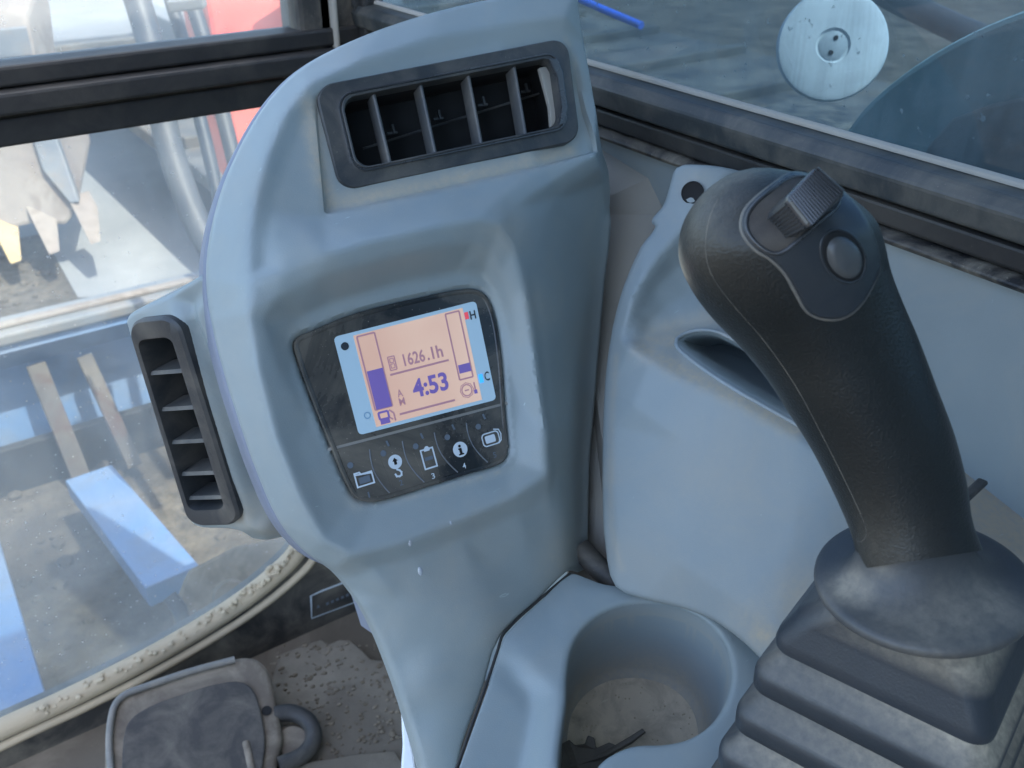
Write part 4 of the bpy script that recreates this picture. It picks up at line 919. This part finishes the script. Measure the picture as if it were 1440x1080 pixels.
for t, z in ((.99, .012), (.985, .014), (.975, .03), (.96, .055), (.945, .072), (.92, .078), (.86, .081)):
    loops.append(([tuple(cc+(p-cc)*t) for p in hr], hh2*0-z))
cw = ring_mesh('cup_well', FU, loops, M['grey2'], cup)
fl = [tuple(cc+(p-cc)*.87) for p in hr]; fo_ = ring_mesh('well_floor', FU, [(fl, -.0808), ([tuple(cc+(np.array(p)-cc)*.8) for p in fl], -.0812), ([tuple(cc+(np.array(p)-cc)*.3) for p in fl], -.0815)], plastic('dirty_well_floor', (.62, .52, .38, 1), .8, .75, dsc=55, grain=300, gst=1, dcol=(.26, .22, .17, 1)), cup, True)
dust_attr(cw, [0]*len(cw.data.vertices))
a = cw.data.attributes['dust']
for i, v in enumerate(cw.data.vertices):
    z = (v.co-FU.O).dot(FU.ez); a.data[i].value = .75*max(0, min(1, (-z-.045)/.03))+.25*(1 if -.014 < z < -.004 else 0)
# debris in the cup
def onf(u, v, h=-.078): x, y, _ = FU.loc(u, v, h); return FU.w(x, y, h)
tw = tube('dry_leaf_stalk', [onf(800, 1078), onf(850, 1062, -.074), onf(885, 1042, -.070), onf(905, 1028, -.068)], .003, M['dark'], None, 8, radii=[.004, .0042, .0045, .0035], flat_=.5)
tag(tw, 'dark dry stalk lying across the dusty bottom of the cup holder', 'debris')
lf = prism('dark_rag_scrap', [onf(u, v, h) for u, v, h in ((786, 1050, -.078), (800, 1042, -.074), (808, 1050, -.075), (822, 1048, -.072), (826, 1036, -.070), (836, 1040, -.070), (838, 1054, -.074), (856, 1046, -.074), (870, 1052, -.076), (852, 1076, -.077), (820, 1100, -.078), (786, 1096, -.079))], FU.ez*.003, M['dark'], None, .001)
tag(lf, 'crumpled dark scrap beside the stalk in the cup holder', 'debris')
bm = bmesh.new()
for i in range(90):
    x, y = random.choice(fl); t = random.random()**.35; c_ = cc+(np.array((x, y))-cc)*t; s = random.uniform(.0003, .0008); w_ = FU.w(c_[0], c_[1], -.0812)
    r_ = bmesh.ops.create_icosphere(bm, subdivisions=1, radius=s)
    for v in r_['verts']: v.co = v.co+w_
me = bpy.data.meshes.new('well_grit'); bm.to_mesh(me); bm.free(); tag(link('well_grit', me, M['sand'], cup), kind='stuff')

# ================================================================== JOYSTICK
DJ = .42
joy = thing('joystick', 'black textured joystick with ribbed thumb switch, round button and wide rubber flange', 'joystick', P(1297, 818, DJ))
secs = [
 ((1210, 800), (1375, 775), .420), ((1203, 758), (1361, 735), .418), ((1182, 705), (1352, 680), .416), ((1150, 640), (1334, 612), .412), ((1118, 588), (1310, 548), .408), ((1080, 530), (1284, 480), .404),
 ((1042, 485), (1262, 430), .400), ((1004, 446), (1244, 385), .396), ((976, 408), (1234, 345), .393), ((958, 366), (1222, 312), .390), ((960, 322), (1196, 284), .388), ((979, 285), (1166, 262), .387), ((1006, 258), (1138, 249), .387), ((1032, 243), (1112, 241), .387), ((1060, 236), (1082, 236), .387)]
ss_ = catmull([(*a, *b, d) for a, b, d in secs], 6)
cen = [P((r[0]+r[2])/2, (r[1]+r[3])/2, r[4]) for r in ss_]; SEG = 72; V = []; Fc = []
for i, r in enumerate(ss_):
    c = cen[i]; A = P(r[0], r[1], r[4]); B = P(r[2], r[3], r[4]); S = (B-A); hw = S.length/2; S.normalize()
    T = (cen[min(i+1, len(cen)-1)]-cen[max(i-1, 0)]).normalized()
    vd = (c-CAM).normalized(); Dp = -(vd-S*vd.dot(S)).normalized(); hd = hw*.92
    for k in range(SEG):
        th = 2*math.pi*k/SEG; ct, sn = math.cos(th), math.sin(th); e = 2/2.15
        V.append(c+S*(hw*math.copysign(abs(ct)**e, ct))+Dp*(hd*math.copysign(abs(sn)**e, sn)))
n_ = len(ss_)
for i in range(n_-1):
    for k in range(SEG): l = (k+1) % SEG; Fc.append((i*SEG+k, i*SEG+l, (i+1)*SEG+l, (i+1)*SEG+k))
Fc += [tuple(range(SEG)), tuple((n_-1)*SEG+k for k in range(SEG))]
grip = mesh('grip', V, Fc, M['grip'], joy, ang=60)
def bv(o):
    bm = bmesh.new(); bm.from_mesh(o.data); t = BVHTree.FromBMesh(bm); bm.free(); return t
GT = bv(grip)
def gcast(u, v, tree=None):
    r = ray(u, v).normalized(); p, n, i, d = (tree or GT).ray_cast(CAM, r)
    if p is None:
        p, n, i, d = (tree or GT).find_nearest(P(u, v, .39))
    return p, (n if n.dot(r) < 0 else -n)
vals = [0]*len(grip.data.vertices)
for i, v in enumerate(grip.data.vertices):
    for u, w2, rr, am in ((957, 372, .008, 1.0), (1000, 265, .016, .28), (990, 300, .02, .15), (1240, 780, .02, .10), (1040, 245, .01, .3)):
        p, _ = gcast(u, w2); vals[i] = max(vals[i], am*math.exp(-((v.co-p).length/rr)**2))
dust_attr(grip, vals)
def conform(name, px, off, th, m, parent, g=6.0, tree=None, rim=3.0, dome=None):
    """plate that follows the surface: px outline in photo pixels -> points on the grip, raised by off, edge rolled down"""
    ol = resample(catmull(px, 5, True), 3.0)[:, :2]
    pts = grid_pts(ol, [], g); ex = [offset(ol, rim*t) for t in (.15, .5, 1)]
    vo, fo = cdt(ol, [], np.vstack([pts]+[e[sdist(e, ol) > .2] for e in ex])); d = np.maximum(sdist(vo, ol), 0)
    N = len(vo); V = []
    for (u, v), dd in zip(vo, d):
        p, n = gcast(u, v, tree); q = min(dd, rim)/rim; h = off*(1-(1-q)**2)
        if dome: h += dome(u, v)
        V.append(p+n*h)
    used = [i for i in range(N) if d[i] < .01]
    from collections import Counter
    cnt = Counter(); faces = list(fo); mp = {}
    for f in fo:
        for a, b in zip(f, f[1:]+f[:1]): cnt[(min(a, b), max(a, b))] += 1
    for i in used:
        p, n = gcast(*vo[i], tree); mp[i] = len(V); V.append(p-n*th)
    for (a, b), c in cnt.items():
        if c == 1 and a in mp and b in mp: faces.append((a, b, mp[b], mp[a]))
    return mesh(name, V, faces, m, parent, ang=50)
def groove(name, px, rad, m, parent, tree=None, closed=False, sink=0, n=6):
    pts = catmull(px, n, closed); out = []
    for u, v in pts[:, :2]: p, nn_ = gcast(u, v, tree); out.append(p-nn_*sink)
    return tube(name, out, rad, m, parent, 8, closed)
plate_px = [(1112, 244), (1090, 258), (1062, 280), (1046, 300), (1044, 325), (1062, 350), (1084, 364), (1104, 384), (1120, 412), (1136, 438), (1160, 448), (1186, 446), (1208, 430), (1226, 402), (1236, 376), (1230, 340), (1214, 305), (1190, 275), (1160, 256), (1135, 246)]
groove('plate_seam', [(u, v) for u, v in plate_px], .0011, plastic('seam_rim', (.10, .10, .095, 1), .5, .5) , joy, closed=True, sink=.0004)
button_c = (1186, 360)
plate = conform('switch_plate', plate_px, .0016, .002, M['plate'], joy)
PT = bv(plate)
bml = [(button_c[0]+29*math.cos(t)*math.cos(R(-28))-40*math.sin(t)*math.sin(R(-28)), button_c[1]+29*math.cos(t)*math.sin(R(-28))+40*math.sin(t)*math.cos(R(-28))) for t in np.linspace(0, 2*math.pi, 20, endpoint=False)]
groove('button_rim', bml, .0007, M['plate'], joy, PT, True, .0004)
bm2 = [(button_c[0]+(x-button_c[0])*.95, button_c[1]+(y-button_c[1])*.95) for x, y in bml]
conform('button_recess', bm2, .0003, .001, M['ventin'], joy, 5, PT)
bm3 = [(button_c[0]+1+(x-button_c[0])*.80, button_c[1]+2+(y-button_c[1])*.80) for x, y in bml]
conform('round_button', bm3, .0016, .001, plastic('button_plastic', (.055, .065, .072, 1), .35, .15, gst=.1), joy, 4, PT, rim=9, dome=lambda u, v: .0010*max(0, 1-((u-button_c[0])**2+(v-button_c[1])**2)/700))
# slot the switch sits in
slot_px = [(1108, 252), (1088, 266), (1062, 288), (1051, 306), (1052, 326), (1068, 346), (1088, 356), (1104, 352), (1122, 338), (1150, 314), (1178, 288), (1176, 270), (1152, 256), (1130, 250)]
conform('switch_slot', slot_px, .0004, .001, plastic('slot_brown', (.028, .023, .021, 1), .6, .18), joy, 5, PT)
ST = bv(bpy.data.objects['switch_slot'])
groove('slot_rim', slot_px, .0009, M['chrome'], joy, PT, True, -.0002)
# ribbed thumb switch: block from its corners
def up_(u, v, d): return P(u, v, d)
pA, nA = gcast(1120, 300)
d0 = (pA-CAM).dot(Fv)
Atop, Btop, Ctop, Dtop = P(1106, 277, d0-.014), P(1149, 231, d0-.013), P(1192, 268, d0-.013), P(1141, 322, d0-.015)
Abot, Bbot, Cbot, Dbot = P(1070, 309, d0+.002), P(1118, 262, d0+.006), P(1176, 300, d0+.006), P(1096, 343, d0+.001)
V = [Atop, Btop, Ctop, Dtop, Abot, Bbot, Cbot, Dbot]
sb_ = mesh('thumb_switch', V, [(0, 1, 2, 3), (7, 6, 5, 4), (0, 4, 5, 1), (1, 5, 6, 2), (2, 6, 7, 3), (3, 7, 4, 0)], M['chrome'], joy, smooth=False); bevel(sb_, .0022, 3)
N = 15
for i in range(N):
    t = .07+.86*i/(N-1); a = Atop.lerp(Btop, t); b = Dtop.lerp(Ctop, t); ax = (b-a); n = (Btop-Atop).cross(Dtop-Atop).normalized()
    if n.dot(Fv) > 0: n = -n
    tube('switch_rib', [a+ax*.06+n*.0001, a+ax*.94+n*.0001], .00062, M['chrome'], sb_, 6)
for i in range(8):
    t = .14+.74*i/7; a = Atop.lerp(Dtop, t); b = Abot.lerp(Dbot, t)
    n = (Dtop-Atop).cross(Abot-Atop).normalized(); n = n if n.dot(Fv) < 0 else -n
    tube('switch_rib', [a.lerp(b, .12)+n*.0001, a.lerp(b, .9)+n*.0001], .0005, M['chrome'], sb_, 6)
# rounded knob skirt under the block
0 and lathe('switch_barrel', Abot.lerp(Dbot, .45)+(Bbot-Abot)*.22+(Atop-Abot)*.12, (Btop-Atop), [(.006, -.012), (.0088, -.010), (.0092, 0), (.009, .010), (.005, .013)], M['chrome'], joy, 32)
# seam lines of the grip halves
groove('grip_seam', [(1020, 262), (1000, 300), (992, 345), (1000, 385), (1030, 428), (1075, 480), (1120, 545), (1160, 620), (1195, 690), (1215, 735), (1218, 752), (1210, 762), (1198, 757)], .00035, plastic('seam_dusty', (.03, .031, .03, 1), .6, .6), joy, sink=.00025)

# flange: flared disc around the shaft
fc_ = P(1297, 818, DJ+.004); fax = Vector((-.08, .10, 1)).normalized(); fr_ = 147/(FPX/DJ)
fa = fax.orthogonal().normalized(); fb = fax.cross(fa)
ri = 5; ring = [Vector(V_) for V_ in [grip.data.vertices[k].co[:] for k in range(len(grip.data.vertices))]]
ring = []
r0 = ss_[5]; c0 = cen[5]
S_ = (P(r0[2], r0[3], r0[4])-P(r0[0], r0[1], r0[4])); hw_ = S_.length/2; S_.normalize(); vd_ = (c0-CAM).normalized(); D_v = -(vd_-S_*vd_.dot(S_)).normalized()
NR = 96; loops = [[] for _ in range(22)]
for k in range(NR):
    th = 2*math.pi*k/NR; d = fa*math.cos(th)+fb*math.sin(th)
    best = max((S_*(hw_*math.cos(a))+D_v*(hw_*.92*math.sin(a)) for a in np.linspace(0, 2*math.pi, 240, endpoint=False)), key=lambda q: (q-fax*q.dot(fax)).normalized().dot(d))
    pr = c0+best*.97
    col_ = [fc_+d*fr_*a+fax*z for a, z in ((.0, -.003), (.90, -.0032), (.965, -.0030), (.992, -.0018), (1.003, 0), (.998, .0014), (.98, .0024), (.94, .0030))]
    p0 = fc_+d*fr_*.90+fax*.0034; hgt = (pr-fc_).dot(fax); p1 = pr-fax*(hgt-.0050)+d*.0005
    for q in range(14):
        t = q/13; col_.append(p0*(1-t)**2+p1*(2*t*(1-t))+pr*t*t)
    for li, p_ in enumerate(col_): loops[li].append(p_)
Vv = [p for l in loops for p in l]; Ff = []
for i in range(len(loops)-1):
    for k in range(NR): l = (k+1) % NR; Ff.append((i*NR+k, i*NR+l, (i+1)*NR+l, (i+1)*NR+k))
flg = mesh('flange', Vv, Ff, M['flange'], joy, ang=60)
FTk = bv(flg)
spots = [(1190, 826, .009, .7), (1210, 835, .008, .5), (1260, 872, .014, .25), (1310, 884, .016, .35), (1355, 868, .016, .40), (1395, 848, .013, .45), (1415, 862, .010, .45), (1240, 800, .006, .3)]
sp3 = [(gcast(u, v, FTk)[0], r_, a) for u, v, r_, a in spots]
dust_attr(flg, [max(a*math.exp(-((v.co-p).length/r_)**2) for p, r_, a in sp3) for v in flg.data.vertices])

# boot: rounded square tiers -----------------------------------------
boot = thing('joystick_boot', 'dusty grey rubber bellows boot under the joystick', 'boot', P(1250, 1000, .46))
ZR = P(1085, 905, .455).z
cL = atz(1082, 903, ZR); cB = atz(1392, 1052, ZR)
e1 = (cB-cL); side_ = e1.length; e1.normalize(); e2 = Vector((0, 0, 1)).cross(e1)
if e2.dot(Fv) < 0: e2 = -e2
bc = cL+e1*side_/2+e2*side_/2
def rsq(hs, r_, z, n=8, c=None, tz=0):
    out = []; c = c or bc
    for sx, sy, a0 in ((1, 1, 0), (-1, 1, 90), (-1, -1, 180), (1, -1, 270)):
        for k in range(n+1):
            a = R(a0+90*k/n); out.append(c+e1*(sx*(hs-r_)+r_*math.cos(a))+e2*(sy*(hs-r_)+r_*math.sin(a))+Vector((0, 0, z)))
    return out
H = side_/2
def loft(name, loops, m, parent, close=False):
    V = [p for l in loops for p in l]; n = len(loops[0]); Fc = []
    for i in range(len(loops)-1):
        for k in range(n): l = (k+1) % n; Fc.append((i*n+k, i*n+l, (i+1)*n+l, (i+1)*n+k))
    if close: Fc += [tuple(range(n)), tuple((len(loops)-1)*n+k for k in range(n))]
    return mesh(name, V, Fc, m, parent, ang=45)
fl_c = Vector((fc_.x, fc_.y, bc.z))
def mixc(t): return bc.lerp(fl_c, t)
def bdust(o, zmin, zmax, amt):
    vals = []
    for v in o.data.vertices:
        vals.append(amt if zmin < v.co.z-bc.z < zmax else 0)
    dust_attr(o, vals)
o = loft('top_tier', [rsq(H*.93, .008, -.004), rsq(H, .010, -.003), rsq(H*1.005, .010, 0), rsq(H*.99, .010, .004), rsq(H*.90, .011, .0125, c=mixc(.05)), rsq(H*.885, .012, .0145, c=mixc(.07)), rsq(H*.72, .014, .024, c=mixc(.35)), rsq(H*.55, .014, .033, c=mixc(.8)), rsq(H*.45, .012, .045, c=mixc(1))], M['boot'], boot, True)
dust_attr(o, [(.10+.5*sstep((v.co-bc).dot(e1)+(v.co-bc).dot(e2)*.3, -.01, .03)) if v.co.z-bc.z > .016 else 0.0 for v in o.data.vertices])
for i in range(5):
    z = -.0230-.0265*i; g_ = 1.11+.085*i; gi = g_-.17
    o = loft('bellows_fold', [rsq(H*(gi-.02), .008, z+.0190), rsq(H*(gi+.03), .008, z+.0130), rsq(H*(g_-.03), .010, z+.0070), rsq(H*g_, .010, z+.0048), rsq(H*(g_+.006), .010, z+.002), rsq(H*(g_+.002), .010, z-.0050), rsq(H*(g_-.05), .009, z-.0078), rsq(H*(gi+.03), .008, z-.0110)], M['boot'], boot)
    import mathutils.noise; n9 = 36
    dust_attr(o, [[.95, .85, .55, .02, 0, 0, .05, .9][k//n9]*(.25+.75*float(sstep((o.data.vertices[k].co-bc).dot(e1), -H*.9, -H*.4)))*(.35+.65*float(sstep(mathutils.noise.noise(o.data.vertices[k].co*45), -.25, .15))) for k in range(8*n9)] if len(o.data.vertices) == 8*n9 else [0]*len(o.data.vertices))

# ================================================================== PEDAL AND FLOOR
zf = FLOOR
ped = thing('travel_pedal', 'dusty cast travel pedal with dark rubber pad and side loop on the cab floor', 'pedal', (.15, .85, zf))
ZP = .70
pp = Vector((0, -.30, 1)).normalized()
FPd = Frame(atz(270, 1020, ZP), Vector((math.cos(R(6)), math.sin(R(6)), 0)), Vector((0, 1, .3)))
def pl_(pts): return [FPd.loc(u, v)[:2] for u, v in pts]
body_p = catmull(np.array(pl_([(158, 990), (170, 975), (205, 965), (330, 924), (360, 924), (380, 945), (392, 1000), (398, 1040), (390, 1075), (400, 1130), (180, 1150), (150, 1100), (148, 1040)])), 3, True)
o, _, _ = relief('pedal_plate', FPd, body_p, lambda p: np.zeros(len(p)), M['pedal'], ped, g=.008, r=.008, skirt=.03)
rim_px = [(205, 968), (170, 980), (156, 1000), (152, 1060), (165, 1140)]
tube('pedal_rim', [FPd.w(*FPd.loc(u, v)[:2], .004) for u, v in [tuple(x) for x in catmull([(330, 930), (270, 946), (205, 968), (172, 982), (158, 1005), (154, 1060), (165, 1140)], 4)]], .004, plastic('rim_highlight', (.18, .175, .16, 1), .6, .5), ped, 8)  # pale rim colour holds a highlight along the pedal's left and top
patch_local('pedal_pad', FPd, [tuple(p) for p in catmull(np.array(pl_([(178, 1025), (196, 1005), (240, 985), (320, 962), (352, 968), (368, 1010), (372, 1060), (352, 1110), (180, 1140), (172, 1080)])), 3, True)], -.001, .006, M['pad'], ped)
bevel(bpy.data.objects['pedal_pad'], .002)
tube('pedal_loop', [FPd.w(*FPd.loc(u, v)[:2], -.008) for u, v in catmull([(385, 1000), (412, 998), (436, 1012), (441, 1036), (425, 1058), (392, 1072)], 4)], .010, M['dark'], ped, 10)
strip('pedal_rib', FPd.w(*FPd.loc(345, 1045)[:2], .006), FPd.w(*FPd.loc(356, 1095)[:2], .006), .008, .006, M['pedal'], ped, up=FPd.ez)
lathe('pedal_hole', FPd.w(*FPd.loc(375, 1000)[:2], .0005), FPd.ez, [(.006, 0), (.006, .001), (0, .001)], M['ventin'], ped, 16)
lathe('pedal_hub', FPd.w(*FPd.loc(412, 1035)[:2], -.016), FPd.ez, [(.022, -.03), (.022, 0), (.018, .004), (0, .004)], M['pedal'], ped, 24)
strip('pedal_arm', FPd.w(*FPd.loc(290, 1000)[:2], -.02), FPd.w(*FPd.loc(320, 900)[:2], -.10), .05, .03, M['dark'], ped, up=FPd.ez)
bm = bmesh.new()
for i in range(500):
    u, v = random.uniform(380, 600), random.uniform(905, 1079); p = atz(u, v, zf+.031); s = random.uniform(.0008, .004)*random.random()**.5
    r_ = bmesh.ops.create_icosphere(bm, subdivisions=1, radius=s)
    for q in r_['verts']: q.co = Vector((q.co.x*random.uniform(.8, 1.6), q.co.y, q.co.z*.6))+p
me = bpy.data.meshes.new('mud_crumbs'); bm.to_mesh(me); bm.free(); tag(link('mud_crumbs', me, M['soil']), kind='stuff')
# raised floor plate with an uneven dusty edge
fpx = [(392, 920), (430, 905), (452, 898), (462, 905), (478, 898), (492, 899), (508, 912), (522, 926), (560, 930), (620, 960), (640, 1100), (640, 1250), (300, 1250), (350, 1080)]
V = [atz(u, v, zf+.03) for u, v in fpx]
tag(prism('floor_plate', V, (0, 0, -.03), M['floor'], None, .003), kind='structure')
V = [atz(u, v, zf+.038) for u, v in ((380, 1085), (430, 1072), (500, 1060), (555, 1055), (565, 1070), (640, 1085), (640, 1250), (350, 1250))]
tag(prism('floor_mat', V, (0, 0, -.006), M['floor'], None, .002), kind='structure')
V = [P(u, v, .82) for u, v in ((563, 985), (572, 1012), (582, 1060), (592, 1140), (560, 1140), (566, 1050))]
tag(prism('white_sleeve', V, Vector((.02, .03, 0)), M['white'], None, .002), 'thin white sliver of a lever sleeve under the console edge', 'lever sleeve')
